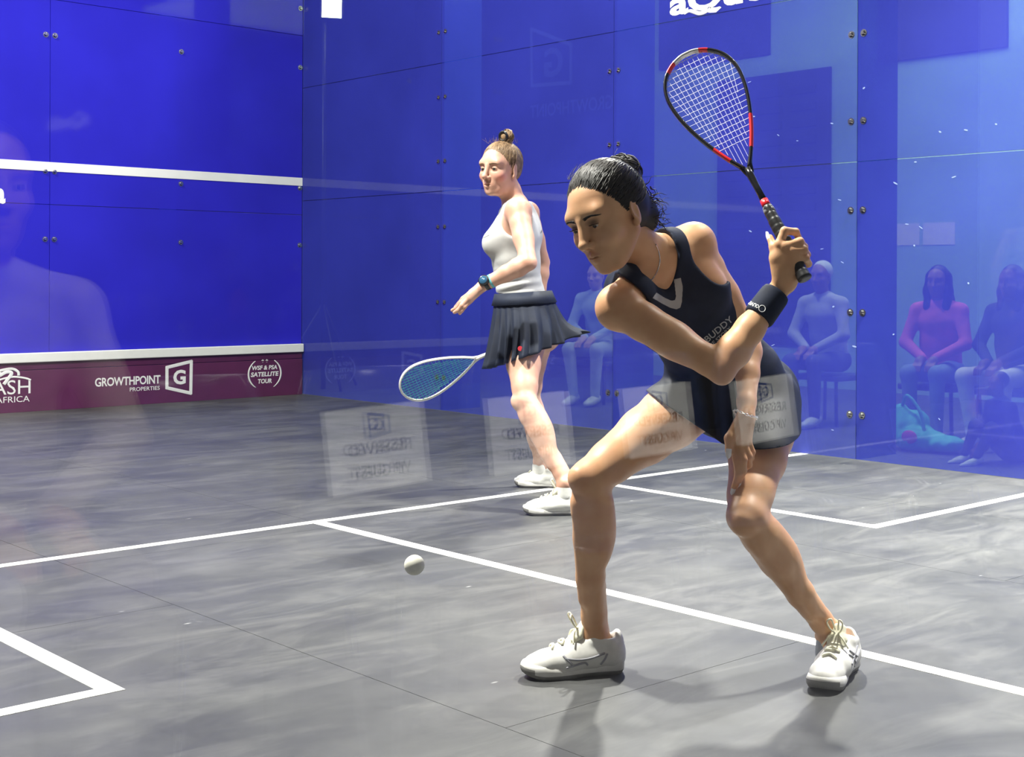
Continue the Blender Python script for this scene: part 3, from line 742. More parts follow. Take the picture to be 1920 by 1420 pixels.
# ------------------------------------------------------------------ front player: dark hair, navy dress, backhand
SK_A = (0.68, 0.395, 0.22)
M_SKIN_A = mat_skin('skin_tan')
M_NAVY = simple('navy_sports_cloth', (0.010, 0.015, 0.034), 0.75, var=0.25, scale=25, bump=0.2, bump_scale=1400, spec=0.25)
M_BLACKCLOTH = simple('black_sports_cloth', (0.007, 0.009, 0.016), 0.6, var=0.25, scale=25, bump=0.2, bump_scale=1400, spec=0.3)
M_GREYPRINT = simple('grey_print', (0.36, 0.37, 0.38), 0.6, var=0.05)
M_WHITEPRINT = simple('white_print', (0.8, 0.8, 0.8), 0.6, var=0.03)
M_SILVER = simple('silver', (0.8, 0.8, 0.8), 0.18, 1.0, var=0.04)
M_HAIR_A = mat_hair('hair_dark_brown', (0.005, 0.004, 0.0035), (0.020, 0.014, 0.011), 0.5)
M_NAIL = simple('nail_polish_white', (0.85, 0.80, 0.78), 0.2, var=0.02)
J = dict(hipR=(1312, 742, 3.535), kneeR=(1106, 896, 3.30), ankR=(1113, 1187, 3.47), hipL=(1440, 758, 3.57), kneeL=(1399, 968, 3.25), ankL=(1558, 1190, 3.475),
         shR=(1163, 578, 3.14), shL=(1303, 459, 3.32), elR=(1352, 690, 3.03), wrR=(1459, 545, 3.10), elL=(1404, 628, 3.43), wrL=(1399, 778, 3.27))
W_ = {k: at(*v) for k, v in J.items()}
pA = empty('person', (2.70, -8.11, 0.0), 'woman in navy sleeveless top and short dark skirt swinging a racquet in front', 'person')
BA = Body()
latS = dirv(0.78, 0.60, -0.16); latP = vnorm(W_['hipL']-W_['hipR'])
sp = [at(1378, 752, 3.555), at(1358, 700, 3.515), at(1328, 645, 3.46), at(1284, 584, 3.385), at(1248, 532, 3.315), at(1232, 500, 3.265)]
lat = [vnorm(lerp(latP, latS, t)) for t in (0, 0.1, 0.35, 0.65, 0.9, 1.0)]
BA.chain(sp, [0.100, 0.094, 0.082, 0.088, 0.086, 0.058], 0.03, 'torso', [(lat[0], 1.45), (lat[1], 1.38), (lat[2], 1.32), (lat[3], 1.38), (lat[4], 1.5)])
spine = vnorm(sp[5]-sp[3]); front = vnorm(np.cross(latS, spine)); front = front if front@(-CF) > 0 else -front
AX = np.array([latS, front, spine])
for t in (-1, 1):   # bust under the top, shoulder blades
    BA.ell(sp[4]+latS*t*0.062+front*0.060-spine*0.045, (0.056, 0.046, 0.052), AX, 0.03, 'torso')
    BA.ell(sp[4]+latS*t*0.075-front*0.055+spine*0.0, (0.06, 0.03, 0.08), AX, 0.03, 'torso')
for sd, hp in ((-1, 'hipR'), (1, 'hipL')):   # buttocks
    BA.ell(W_[hp]+CF*0.075+CU*0.02+latP*sd*-0.005, (0.088, 0.085, 0.095), None, 0.04, 'torso')
# legs
def leg(B, hip, knee, ank, back, tag='leg', s=1.0, calf=1.0):
    t1 = vnorm(knee-hip); t2 = vnorm(ank-knee); bk = vnorm(back-t2*(back@t2)); side = np.cross(t2, bk)
    m = lerp(hip, knee, 0.5)-bk*0.006
    B.chain([hip, lerp(hip, knee, 0.28), m, lerp(hip, knee, 0.82), knee], [0.084*s, 0.080*s, 0.071*s, 0.053*s, 0.046*s], 0.014, tag)
    B.ell(lerp(hip, knee, 0.72)-bk*0.012+side*0.024, (0.026*s, 0.026*s, 0.07*s), np.array([frame_of(t1)[0], frame_of(t1)[1], t1]), 0.03, tag)
    B.ell(lerp(hip, knee, 0.68)-bk*0.012-side*0.024, (0.026*s, 0.026*s, 0.08*s), np.array([frame_of(t1)[0], frame_of(t1)[1], t1]), 0.03, tag)
    B.chain([knee, lerp(knee, ank, 0.16)-bk*0.002, lerp(knee, ank, 0.36), lerp(knee, ank, 0.62)-bk*0.004, lerp(knee, ank, 0.88), ank], [0.045*s, 0.042*s, 0.042*s, 0.034*s, 0.029*s, 0.031*s], 0.012, tag)
    B.ell(lerp(knee, ank, 0.29)+bk*0.021+side*0.016, (0.034*s*calf, 0.034*s*calf, 0.105*s), np.array([bk, side, t2]), 0.03, tag)
    B.ell(lerp(knee, ank, 0.27)+bk*0.021-side*0.018, (0.033*s*calf, 0.032*s*calf, 0.098*s), np.array([bk, side, t2]), 0.03, tag)
    B.ell(knee-bk*0.034+vnorm(t1-t2)*0.004-t2*0.008, (0.020*s, 0.026*s, 0.029*s), np.array([bk, side, t2]), 0.018, tag)   # kneecap
    B.ell(lerp(knee, ank, 0.13)-bk*0.040, (0.012*s, 0.016*s, 0.02*s), np.array([bk, side, t2]), 0.02, tag)
    B.cone(lerp(knee, ank, 0.2)-bk*0.038, lerp(knee, ank, 0.75)-bk*0.026, 0.010*s, 0.009*s, 0.025, tag)   # shin bone
    B.cone(lerp(knee, ank, 0.70)+bk*0.022, ank+bk*0.030, 0.013*s, 0.012*s, 0.02, tag)   # achilles
    for q in (-1, 1): B.ell(ank+side*q*0.028-t2*0.004, (0.013*s, 0.012*s, 0.015*s), None, 0.012, tag)
heelR, toeR = np.array([2.632, -7.897, 0.0]), np.array([2.400, -7.757, 0.0])
heelL, toeL = np.array([3.078, -8.275, 0.0]), np.array([2.826, -8.372, 0.0])
leg(BA, W_['hipR'], W_['kneeR'], W_['ankR'], vnorm(heelR-toeR)*0.8+CF*0.5)
leg(BA, W_['hipL'], W_['kneeL'], W_['ankL'], vnorm(heelL-toeL))
for (hl, to, an) in ((heelR, toeR, 'ankR'), (heelL, toeL, 'ankL')):
    BA.cone(W_[an], lerp(hl, to, 0.5)+np.array([0, 0, 0.036]), 0.029, 0.020, 0.02, 'leg'); BA.cone(W_[an], lerp(hl, to, 0.15)+np.array([0, 0, 0.05]), 0.029, 0.020, 0.02, 'leg')
# neck, shoulders, arms
headA = at(1139, 404, 3.10)
nb = at(1224, 486, 3.245)
BA.chain([nb-spine*0.03, nb, lerp(nb, headA, 0.42), lerp(nb, headA, 0.72)], [0.058, 0.050, 0.046, 0.048], 0.02, 'neck')
for k_, sd in (('shR', -1), ('shL', 1)):
    BA.cone(nb+latS*sd*0.02, lerp(nb, W_[k_], 0.85)+spine*0.008, 0.042, 0.032, 0.03, 'shoulder')
    BA.cone(sp[4]+front*0.03+latS*sd*0.05, W_[k_], 0.050, 0.042, 0.03, 'shoulder')
    BA.cone(sp[4]-front*0.04+latS*sd*0.06, W_[k_], 0.050, 0.041, 0.03, 'shoulder')
    BA.cone(nb+front*0.045-spine*0.008+latS*sd*0.012, W_[k_]+front*0.02+spine*0.018, 0.009, 0.008, 0.022, 'shoulder')   # collar bone
BA.cone(lerp(nb, headA, 0.62)+CR*0.03, nb+front*0.045, 0.012, 0.009, 0.02, 'neck')
def arm(B, sh, el, wr, rs=0.050, tag='arm', s=1.0, hint=None):
    d1 = vnorm(el-sh); d2 = vnorm(wr-el)
    B.chain([sh, lerp(sh, el, 0.25), lerp(sh, el, 0.55), lerp(sh, el, 0.88), el], [rs, 0.043*s, 0.038*s, 0.033*s, 0.033*s], 0.012, tag)
    B.chain([el, lerp(el, wr, 0.22), lerp(el, wr, 0.5), lerp(el, wr, 0.85), wr], [0.033*s, 0.038*s, 0.033*s, 0.0255*s, 0.0245*s], 0.012, tag)
    inner = vnorm(d2-d1); B.ell(lerp(sh, el, 0.52)+inner*0.012, (0.030*s, 0.030*s, 0.07*s), np.array([frame_of(d1)[0], frame_of(d1)[1], d1]), 0.02, tag)
    B.ell(lerp(sh, el, 0.5)-inner*0.014, (0.030*s, 0.030*s, 0.08*s), np.array([frame_of(d1)[0], frame_of(d1)[1], d1]), 0.02, tag)
    B.ell(el-inner*0.020, (0.017*s, 0.017*s, 0.018*s), None, 0.016, tag)
arm(BA, W_['shR'], W_['elR'], W_['wrR'], 0.048); BA.ell(W_['shR']-CR*0.006+CU*0.002, (0.049, 0.050, 0.050), None, 0.02, 'arm')
arm(BA, W_['shL'], W_['elL'], W_['wrL'], 0.043, s=0.88); BA.ell(W_['shL']+CU*0.004, (0.046, 0.046, 0.047), None, 0.02, 'arm')
# right hand round the grip
H = lambda x, y, d: at(x, y, d)
wrist_ = W_['wrR']; kn = [H(1461, 458, 3.072), H(1473, 462, 3.066), H(1485, 471, 3.064), H(1496, 483, 3.067)]
for i, k_ in enumerate(kn): BA.cone(lerp(wrist_, H(1470+i*4, 530, 3.09), 0.8), k_, 0.0165, 0.0108, 0.012, 'handR')
BA.ell(H(1478, 505, 3.085), (0.026, 0.022, 0.036), np.array([CR, CF, CU]), 0.02, 'handR')
BA.cone(H(1466, 522, 3.085), H(1455, 484, 3.08), 0.019, 0.016, 0.015, 'handR')
fing = [[kn[0], H(1471, 433, 3.074), H(1492, 435, 3.094), H(1499, 449, 3.113)], [kn[1], H(1500, 453, 3.068), H(1508, 463, 3.095), H(1495, 470, 3.118)],
        [kn[2], H(1507, 468, 3.066), H(1513, 478, 3.094), H(1499, 485, 3.115)], [kn[3], H(1511, 484, 3.072), H(1516, 495, 3.096), H(1503, 500, 3.110)]]
for i, f in enumerate(fing): BA.chain(f, [0.0106, 0.0094, 0.0086, 0.0074] if i < 3 else [0.0096, 0.0084, 0.0078, 0.0066], 0.004, 'handR')
BA.chain([H(1456, 486, 3.078), H(1451, 464, 3.084), H(1444, 446, 3.098)], [0.0135, 0.0105, 0.0078], 0.006, 'handR')
# left hand hanging, fingers down
wl_ = W_['wrL']; knL = [H(1373, 822, 3.255), H(1383, 829, 3.245), H(1393, 831, 3.247), H(1402, 827, 3.257)]
for i, k_ in enumerate(knL): BA.cone(lerp(wl_, H(1389+i*5, 790, 3.262), 0.8), k_, 0.0150, 0.0105, 0.012, 'handL')
fl_ = [[knL[0], H(1381, 862, 3.240), H(1384, 890, 3.245), H(1375, 917, 3.262)], [knL[1], H(1394, 862, 3.232), H(1394, 884, 3.240), H(1385, 905, 3.262)],
       [knL[2], H(1404, 856, 3.245), H(1404, 872, 3.265), H(1396, 880, 3.285)], [knL[3], H(1410, 848, 3.262), H(1408, 860, 3.280), H(1401, 866, 3.292)]]
for i, f in enumerate(fl_): BA.chain(f, [0.0104, 0.0092, 0.0084, 0.0064] if i < 3 else [0.0092, 0.0082, 0.0074, 0.0062], 0.004, 'handL')
BA.chain([H(1385, 795, 3.258), H(1368, 822, 3.242), H(1366, 846, 3.238)], [0.0145, 0.0118, 0.0085], 0.008, 'handL')
# head
fwdA = dirv(-0.58, -0.38, 0.72); upA = dirv(-0.38, 0.90, 0.17)
AH, PH = head_ops(BA, headA, fwdA, upA, 1.0, 0.96, 0.35)
TAGS_A = ['torso', 'leg', 'neck', 'shoulder', 'arm', 'handR', 'handL', 'head']
hb = lambda c, r: (c-np.array(r), c+np.array(r))
fines = [(*hb(headA, (0.125, 0.125, 0.135)), 0.0019), (*hb(H(1482, 468, 3.09), (0.058, 0.058, 0.058)), 0.0020), (*hb(H(1388, 860, 3.255), (0.05, 0.05, 0.085)), 0.0020)]
V, F = body_mesh(BA, TAGS_A, 0.0040, fines)
lip = (0.42, 0.16, 0.13)
spots = [(PH(0, 0.091, -0.0625), (0.024, 0.012, 0.0075), AH, lip, 0.75), (PH(0, 0.089, -0.075), (0.021, 0.012, 0.0085), AH, lip, 0.75)]
for t in (-1, 1):
    spots += [(PH(t*0.040, 0.072, -0.032), (0.03, 0.03, 0.022), AH, (0.58, 0.30, 0.20), 0.5), (PH(t*0.031, 0.088, 0.008), (0.024, 0.016, 0.011), AH, (0.15, 0.08, 0.055), 0.85)]
for k_ in ('kneeR', 'kneeL', 'elR', 'elL'): spots.append((W_[k_], (0.06, 0.06, 0.06), None, (0.56, 0.30, 0.20), 0.5))
for f in fing+fl_: spots.append((f[1], (0.014, 0.014, 0.014), None, (0.60, 0.32, 0.24), 0.5))
bodyA = np_mesh('body', V, F, M_SKIN_A, pA, None, paint(V, SK_A, spots))
BVA = bvh_of(bodyA)
eye_parts(pA, PH, AH, 1.0, M_IRIS_D, M_EYE, (0.0, 0.92, -0.40))
for t in (-1, 1): brow(pA, PH, t, M_HAIR_A, BVA, AH[1], seed=5+t); lashes(pA, PH, t, M_HAIR_A)
def nail(f, s=1.0, parent=None, mat=None, bvec=None):
    d = vnorm(f[-1]-f[-2]); n = bvec if bvec is not None else -CF; n = vnorm(n-d*(n@d)); w = np.cross(d, n); c = f[-1]+n*0.0052*s+d*0.001
    V = []; Fq = []
    for i in range(7):
        for j in range(5):
            u = i/6; v = j/4-0.5; hw_ = 0.0056*s*(1-0.75*max(0, (u-0.55)/0.45)**2)
            V.append(c+d*(u*0.019-0.005)*s+w*v*2*hw_+n*(0.0022*s*(1-(2*v)**2)-0.0030*s*max(0, u-0.5)))
    for i in range(6):
        for j in range(4): Fq.append((i*5+j, (i+1)*5+j, (i+1)*5+j+1, i*5+j+1))
    return mesh_obj('fingernail', V, Fq, mat or M_NAIL, parent)
nail([H(1451, 464, 3.084), H(1444, 446, 3.098)], 1.1, pA, bvec=-CR*0.8-CF*0.6)
nail(fl_[0], 1.0, pA, bvec=-CF); nail(fl_[1], 1.0, pA, bvec=-CF*0.6+CR*0.8); nail([H(1368, 822, 3.242), H(1366, 846, 3.238)], 1.25, pA, bvec=-CF)

# vest: the torso shape a little larger, cut at neck and arm holes
VB = Body()
for op in BA.ops:
    if op[6] == 'torso':
        o = list(op)
        if o[0] == 'c': a, b, ra, rb, fl0 = o[1]; o[1] = (a, b, ra+0.007, rb+0.007, fl0)
        else: c, A_, rd = o[1]; o[1] = (c, A_, rd+0.007)
        o[2] = o[2]-0.008; o[3] = o[3]+0.008; VB.ops.append(tuple(o))
for k_, sd in (('shR', -1), ('shL', 1)):
    VB.cone(nb+latS*sd*0.035, lerp(nb, W_[k_], 0.62)+spine*0.010, 0.054, 0.048, 0.03)
    VB.cone(sp[4]+front*0.03+latS*sd*0.05, lerp(sp[4], W_[k_], 0.75), 0.063, 0.055, 0.03)
    VB.cone(sp[4]-front*0.04+latS*sd*0.06, lerp(sp[4], W_[k_], 0.75), 0.063, 0.054, 0.03)
    # arm hole
    VB.ell(W_[k_]+latS*sd*0.004-spine*0.012, (0.066, 0.13, 0.092), AX, 0.008, '', 's')
    VB.ell(W_[k_]+latS*sd*0.050-spine*0.06, (0.075, 0.10, 0.08), AX, 0.008, '', 's')
VB.ell(nb+spine*0.035, (0.066, 0.075, 0.072), AX, 0.006, '', 's')
VB.cone(nb+front*0.06+spine*0.03, at(1264, 556, 3.20), 0.056, 0.005, 0.006, '', (front, 2.4), 's')
lo, hi = VB.bounds(); ax = VB.grid(lo, hi, 0.0036); V, F = surface_nets(VB.field(ax), ax, 2)
vest = np_mesh('tank_top', V, F, M_NAVY, pA); tag(vest, 'navy sleeveless top with grey V at the neck')
BVV = bvh_of(vest)
patch('neck_trim', BVV, [(1223, 559), (1230, 549), (1246, 559), (1258, 564), (1265, 563), (1267, 556), (1264, 524), (1276, 521), (1280, 538), (1278, 566), (1275, 577), (1268, 580), (1256, 577), (1240, 569)], M_GREYPRINT, pA, 0.7)
text_on_surface('chest_lettering', BVV, 'HBUDDY', (1315, 652), (14.5, -12.4), (-10.5, -13.0), M_GREYPRINT, pA, 0.012)
text_on_surface('chest_lettering', BVV, 'THE STORY', (1326, 657), (8.6, -7.6), (-5.5, -8.0), M_GREYPRINT, pA, 0.01)
drape('side_emblem', BVV, [(1229, 586), (1233, 594), (1238, 598), (1236, 590), (1231, 591)], 0.0012, M_GREYPRINT, pA)

# skirt: pelvis and upper thighs, flared, cut along the hems
SB = Body()
SB.chain(sp[:3], [0.112, 0.106, 0.093], 0.03, '', [(lat[0], 1.45), (lat[1], 1.38)])
for sd, hp in ((-1, 'hipR'), (1, 'hipL')): SB.ell(W_[hp]+CF*0.075+CU*0.015, (0.094, 0.092, 0.104), None, 0.03)
SB.chain([W_['hipR'], lerp(W_['hipR'], W_['kneeR'], 0.28), lerp(W_['hipR'], W_['kneeR'], 0.6)], [0.094, 0.088, 0.084], 0.02)
SB.chain([W_['hipL']-CR*0.012, lerp(W_['hipL'], W_['kneeL'], 0.55)+CR*0.012], [0.098, 0.100], 0.02)
SB.cone(at(1380, 770, 3.50), at(1385, 870, 3.42), 0.075, 0.06, 0.05)
lo, hi = SB.bounds(); ax = SB.grid(lo, hi, 0.0045); V, F = surface_nets(SB.field(ax), ax, 2)
def cut_mesh(V, F, planes):
    me = bpy.data.meshes.new('tmp'); me.from_pydata(V.tolist(), [], F.tolist()); bm = bmesh.new(); bm.from_mesh(me); bpy.data.meshes.remove(me)
    for co, no in planes:
        bmesh.ops.bisect_plane(bm, geom=bm.verts[:]+bm.edges[:]+bm.faces[:], plane_co=Vector(co), plane_no=Vector(no), clear_outer=True)
    return bm
def plane3(a, b, c, away):
    n = np.cross(b-a, c-a); n = vnorm(n); return (a, n if n@(away-a) > 0 else -n)
tR = vnorm(W_['kneeR']-W_['hipR'])
pl1 = plane3(at(1247, 757, 3.40), at(1338, 821, 3.46), at(1290, 787, 3.1), W_['kneeR'])
pl2 = (at(1400, 817, 3.45), vnorm(-CU*1.0+CR*0.05+CF*0.12))
pl3 = (sp[2]+vnorm(sp[2]-sp[1])*0.005, vnorm(sp[2]-sp[1]))
bm = cut_mesh(V, F, [pl1, pl2, pl3])
skirtA = bm_obj('skirt', bm, M_BLACKCLOTH, pA, True); md = skirtA.modifiers.new('cloth', 'SOLIDIFY'); md.thickness = 0.003; md.offset = -1
# wristband with lettering
fa = vnorm(W_['wrR']-W_['elR']); w0, w1 = at(1423, 600, 3.083), at(1452, 547, 3.098)
mid = lerp(w0, w1, 0.5); axis_pt = lambda p: W_['elR']+fa*((p-W_['elR'])@fa)
b0, b1 = axis_pt(w0), axis_pt(w1)
V, F = tube_data([b0-fa*0.002, b0, lerp(b0, b1, 0.1), lerp(b0, b1, 0.5), lerp(b0, b1, 0.9), b1, b1+fa*0.002], [0.030, 0.0345, 0.0362, 0.0352, 0.0342, 0.032, 0.026], 28)
band = mesh_obj('wristband', V, F, M_NAVY, pA); BVW = bvh_of(band)
text_on_surface('wristband_lettering', BVW, 'OLIVER', (1424, 573), (-6.2, -2.9), (-4.2, 8.4), M_WHITEPRINT, pA, 0.02, 0.0008)
drape('wristband_emblem', BVW, [(1429+6*math.cos(t), 579+6*math.sin(t)) for t in np.linspace(0, 2*math.pi, 9)[:-1]], 0.0009, M_WHITEPRINT, pA, 3, 5, closed=True)
# necklace and bracelet
drape('necklace', BVA, [(1166, 516), (1180, 525), (1195, 531), (1210, 531), (1223, 523), (1232, 508), (1237, 491), (1235, 474), (1229, 458)], 0.0014, M_SILVER, pA, 6, 6, off=0.0008)
wd = vnorm(knL[1]-wl_); e1, e2 = frame_of(wd); links = []
br = [wl_+wd*0.004+e1*0.029*math.cos(t)+e2*0.029*math.sin(t)-CU*0.004*math.sin(2*t) for t in np.linspace(0, 2*math.pi, 29)[:-1]]
parts = []
for i, p_ in enumerate(br):
    d = vnorm(br[(i+1) % len(br)]-p_); n1, n2 = frame_of(d); ss = n1 if i % 2 else n2
    parts.append(tube_data([p_+d*0.0050*math.cos(q)+ss*0.0026*math.sin(q) for q in np.linspace(0, 2*math.pi, 9)[:-1]], 0.0009, 5, True))
mesh_obj('bracelet', *merge_data(parts), M_SILVER, pA)
# hair: combed-back cap, strands, bun, loose ends
HB = Body()
q = lambda x, y, z: PH(x, y, z)
HB.ell(q(0, -0.022, 0.036), (0.0775, 0.0955, 0.0855), AH, 0.01)
HB.ell(q(0, -0.060, -0.005), (0.060, 0.055, 0.062), AH, 0.03)
HB.ell(q(0, 0.112, -0.050), (0.082, 0.100, 0.124), AH, 0.006, '', 's')      # bare face below the hairline
for t in (-1, 1): HB.ell(q(t*0.080, 0.012, -0.062), (0.032, 0.050, 0.085), AH, 0.006, '', 's')
HB.ell(q(0, -0.02, -0.115), (0.1, 0.075, 0.066), AH, 0.006, '', 's')
HB.ell(q(-0.004, -0.100, 0.066), (0.045, 0.036, 0.042), AH, 0.012)
HB.ell(q(0.0, -0.104, -0.034), (0.048, 0.036, 0.052), AH, 0.02)
lo, hi = HB.bounds(); ax = HB.grid(lo, hi, 0.0025); V, F = surface_nets(HB.field(ax), ax, 1)
hairA = np_mesh('hair', V, F, M_HAIR_A, pA)
rg = np.random.default_rng(11); roots = []
for i in range(420):
    t = rg.uniform(-1, 1)*2.0; yy = 0.066*math.cos(t*0.62)+rg.normal(0, 0.005); xx = 0.078*math.sin(t*0.78); zz = 0.097-0.105*(abs(t)/2)**1.5+rg.normal(0, 0.005)
    roots.append((xx, yy, zz))
parts = scalp_strands(headA, AH, roots, (-0.004, -0.100, 0.060), lift=0.0075, rad=0.0014, jitter=0.012, seed=4)
for i in range(120):    # bun coils
    t0 = rg.uniform(0, 6.28); n = 9; c = np.array([-0.004, -0.102, 0.068]); ax1 = vnorm(rg.normal(0, 1, 3)); e1, e2 = frame_of(ax1); r0 = rg.uniform(0.034, 0.048)
    parts.append(tube_data([q(*(c+(e1*math.cos(t0+k*0.33)+e2*math.sin(t0+k*0.33))*r0*np.array([1, 0.86, 1]))) for k in range(n)], [0.0014]*n, 4, caps=False))
for i in range(320):    # curls at the nape and fly-aways
    p0 = np.array([rg.uniform(-0.050, 0.050), -0.106+rg.normal(0, 0.014), rg.uniform(-0.075, 0.03)]); d = vnorm([rg.normal(0, 0.6), -0.6, rg.normal(-0.3, 0.8)]); e1, e2 = frame_of(d); ph = rg.uniform(0, 6.28); ln = rg.uniform(0.015, 0.045)
    parts.append(tube_data([q(*(p0+d*ln*k/8+(e1*math.cos(ph+k*0.9)+e2*math.sin(ph+k*0.9))*0.005*k/8)) for k in range(9)], [0.0013*(1-k/10) for k in range(9)], 4, caps=False))
for i in range(40):
    t = rg.uniform(-1.5, 1.5); p0 = np.array([0.07*math.sin(t), 0.06*math.cos(t)-0.02, 0.108]); d = vnorm([rg.normal(0, 0.4), -0.7, rg.uniform(0.1, 0.7)]); ln = rg.uniform(0.02, 0.05)
    parts.append(tube_data([q(*(p0+d*ln*k/5+np.array([0, 0, -0.006])*(k/5)**2)) for k in range(6)], [0.0004]*6, 3, caps=False))
hs = mesh_obj('hair_strands', *merge_data(parts), M_HAIR_A, pA); hs['kind'] = 'stuff'
# socks and shoes
for an, hl, to, sd in (('ankR', heelR, toeR, 1), ('ankL', heelL, toeL, -1)):
    a = W_[an]; dn = vnorm(lerp(hl, to, 0.2)+np.array([0, 0, 0.05])-a)
    S = Body(); S.chain([a+np.array([0, 0, 0.014]), a-np.array([0, 0, 0.045])], [0.0355, 0.040], 0.01); lo, hi = S.bounds(); ax = S.grid(lo, hi, 0.003); V, F = surface_nets(S.field(ax), ax, 1)
    bm = cut_mesh(V, F, [(a-np.array([0, 0, -0.002 if an == 'ankR' else 0.008]), np.array([0, 0, 1.]))]); bm_obj('sock', bm, M_SOCK, pA, True)
shR, PR, upR = make_shoe(pA, heelR, toeR, side=1)
shL, PL, upL = make_shoe(pA, heelL, toeL, side=-1)
for e_, up_, segs in ((shR, upR, [[(1060, 1236), (1085, 1238), (1110, 1234), (1134, 1225)], [(1062, 1253), (1078, 1248), (1096, 1243), (1102, 1247)], [(1139, 1226), (1134, 1236), (1126, 1246)], [(1056, 1230), (1068, 1242), (1076, 1250)]]),
                      (shL, upL, [[(1592, 1220), (1600, 1226), (1608, 1232)], [(1591, 1228), (1599, 1233), (1604, 1243)], [(1607, 1212), (1602, 1228), (1597, 1247)], [(1612, 1218), (1606, 1236), (1601, 1250)]])):
    bv = bvh_of(up_)
    for sg in segs: drape('side_stripe', bv, sg, 0.0028, M_STRIPE, e_)
# racquet
buttA = at(1510, 524, 3.055); dA = 3.40
for _ in range(40):
    tipA = at(1288, 101, dA); Ln = np.linalg.norm(tipA-buttA); dA += (0.685-Ln)*0.8
M_RBLACK = simple('racquet_black_gloss', (0.012, 0.012, 0.013), 0.25, var=0.1, coat=0.4); M_RSILV = simple('racquet_silver', (0.62, 0.62, 0.63), 0.28, 0.4, var=0.05); M_RRED = simple('racquet_red', (0.62, 0.015, 0.02), 0.3, var=0.08)
M_STRING_W = simple('string_white', (0.85, 0.82, 0.86), 0.4, var=0.02); M_GRIPB = simple('grip_tape_black', (0.018, 0.018, 0.019), 0.38, var=0.2, scale=80)
racA, PRA = make_racquet('squash_racquet', buttA, tipA, dirv(-0.885, -0.465, 0.0), 'black, red and silver squash racquet held up by the front player',
    [(0.0, M_RBLACK), (0.06, M_RRED), (0.125, M_RBLACK), (0.37, M_RRED), (0.41, M_RSILV), (0.56, M_RRED), (0.60, M_RBLACK), (0.83, M_RRED), (0.91, M_RBLACK)], M_STRING_W, M_GRIPB, 'squash racquets in the players\' hands')
V, F = tube_data([PRA(0.204, 0), PRA(0.226, 0)], [0.0108, 0.0098], 14); mesh_obj('grip_collar', V, F, M_RRED, racA)
V, F = tube_data([PRA(0.186, 0), PRA(0.196, 0), PRA(0.206, 0)], [0.0142, 0.0138, 0.0118], 14); mesh_obj('grip_finish_tape', V, F, simple('finish_tape_grey', (0.25, 0.25, 0.25), 0.3), racA)

# ------------------------------------------------------------------ back player: white tank top, navy pleated skirt, looking round
SK_B = (0.66, 0.395, 0.29)
M_SKIN_B = mat_skin('skin_fair')
M_TANK = simple('tank_white_grey', (0.50, 0.50, 0.49), 0.75, var=0.06, scale=20, bump=0.2, bump_scale=1200)
M_SKIRTB = simple('skirt_navy', (0.012, 0.017, 0.034), 0.7, var=0.25, scale=12, bump=0.2, bump_scale=1400, spec=0.3)
M_HAIR_B = mat_hair('hair_light_brown', (0.12, 0.070, 0.034), (0.34, 0.22, 0.12), 0.5)
M_TEAL = simple('strap_teal', (0.12, 0.42, 0.45), 0.6); M_WATCH = simple('watch_black', (0.012, 0.013, 0.016), 0.3); M_FACE = simple('watch_face_blue', (0.03, 0.09, 0.16), 0.12)
M_RED = simple('print_red', (0.55, 0.03, 0.05), 0.6)
pB = empty('person', (4.25, -5.72, 0.0), 'woman in white tank top and navy pleated skirt standing further back', 'person')
JB = dict(hipL=(984, 615, 6.10), kneeL=(984, 752, 5.89), ankL=(1061, 908, 5.79), hipR=(1000, 612, 6.28), kneeR=(992, 748, 6.34), ankR=(1014, 866, 6.55),
          shL=(972, 397, 5.99), shR=(990, 400, 6.29), elL=(990, 492, 5.82), wrL=(908, 534, 5.84), elR=(1017, 492, 6.40), wrR=(1004, 592, 6.36))
WB = {k: at(*v) for k, v in JB.items()}
BB = Body()
latB = dirv(-0.10, 0.0, 1.0)          # to her left, towards the viewer
frB = dirv(-1.0, 0.0, -0.10)
spB = [at(990, 622, 6.19), at(984, 580, 6.19), at(974, 540, 6.17), at(968, 490, 6.15), at(966, 440, 6.14), at(966, 400, 6.13)]
BB.chain(spB, [0.106, 0.100, 0.088, 0.092, 0.094, 0.062], 0.03, 'torso', [(latB, 1.4), (latB, 1.35), (latB, 1.3), (latB, 1.35), (latB, 1.4)])
for t in (-1, 1):
    BB.ell(spB[4]+latB*t*0.064+frB*0.072-CU*0.040, (0.058, 0.056, 0.058), np.array([latB, frB, CU]), 0.03, 'torso')
    BB.ell(spB[4]+latB*t*0.075-frB*0.060, (0.06, 0.034, 0.085), np.array([latB, frB, CU]), 0.03, 'torso')
    BB.ell(spB[0]+latB*t*0.070-frB*0.058-CU*0.010, (0.085, 0.085, 0.09), None, 0.04, 'torso')
toeL_, heelL_ = np.array([3.928, -5.930, 0.0]), np.array([4.112, -6.118, 0.0])
toeR_ = np.array([4.400, -5.300, 0.0]); heelR_ = toeR_+vnorm(np.array([*WB['ankR'][:2], 0])-toeR_)*0.262
leg(BB, WB['hipL'], WB['kneeL'], WB['ankL'], vnorm(heelL_-toeL_), s=1.05)
leg(BB, WB['hipR'], WB['kneeR'], WB['ankR'], vnorm(heelR_-toeR_), s=1.05)
for (hl, to, an) in ((heelR_, toeR_, 'ankR'), (heelL_, toeL_, 'ankL')):
    BB.cone(WB[an], lerp(hl, to, 0.5)+np.array([0, 0, 0.036]), 0.030, 0.020, 0.02, 'leg'); BB.cone(WB[an], lerp(hl, to, 0.17)+np.array([0, 0, 0.05]), 0.030, 0.020, 0.02, 'leg')
headB = at(938, 317, 6.10); nbB = at(968, 388, 6.13)
BB.chain([nbB-CU*0.03, nbB, lerp(nbB, headB, 0.42), lerp(nbB, headB, 0.72)], [0.058, 0.052, 0.048, 0.050], 0.02, 'neck')
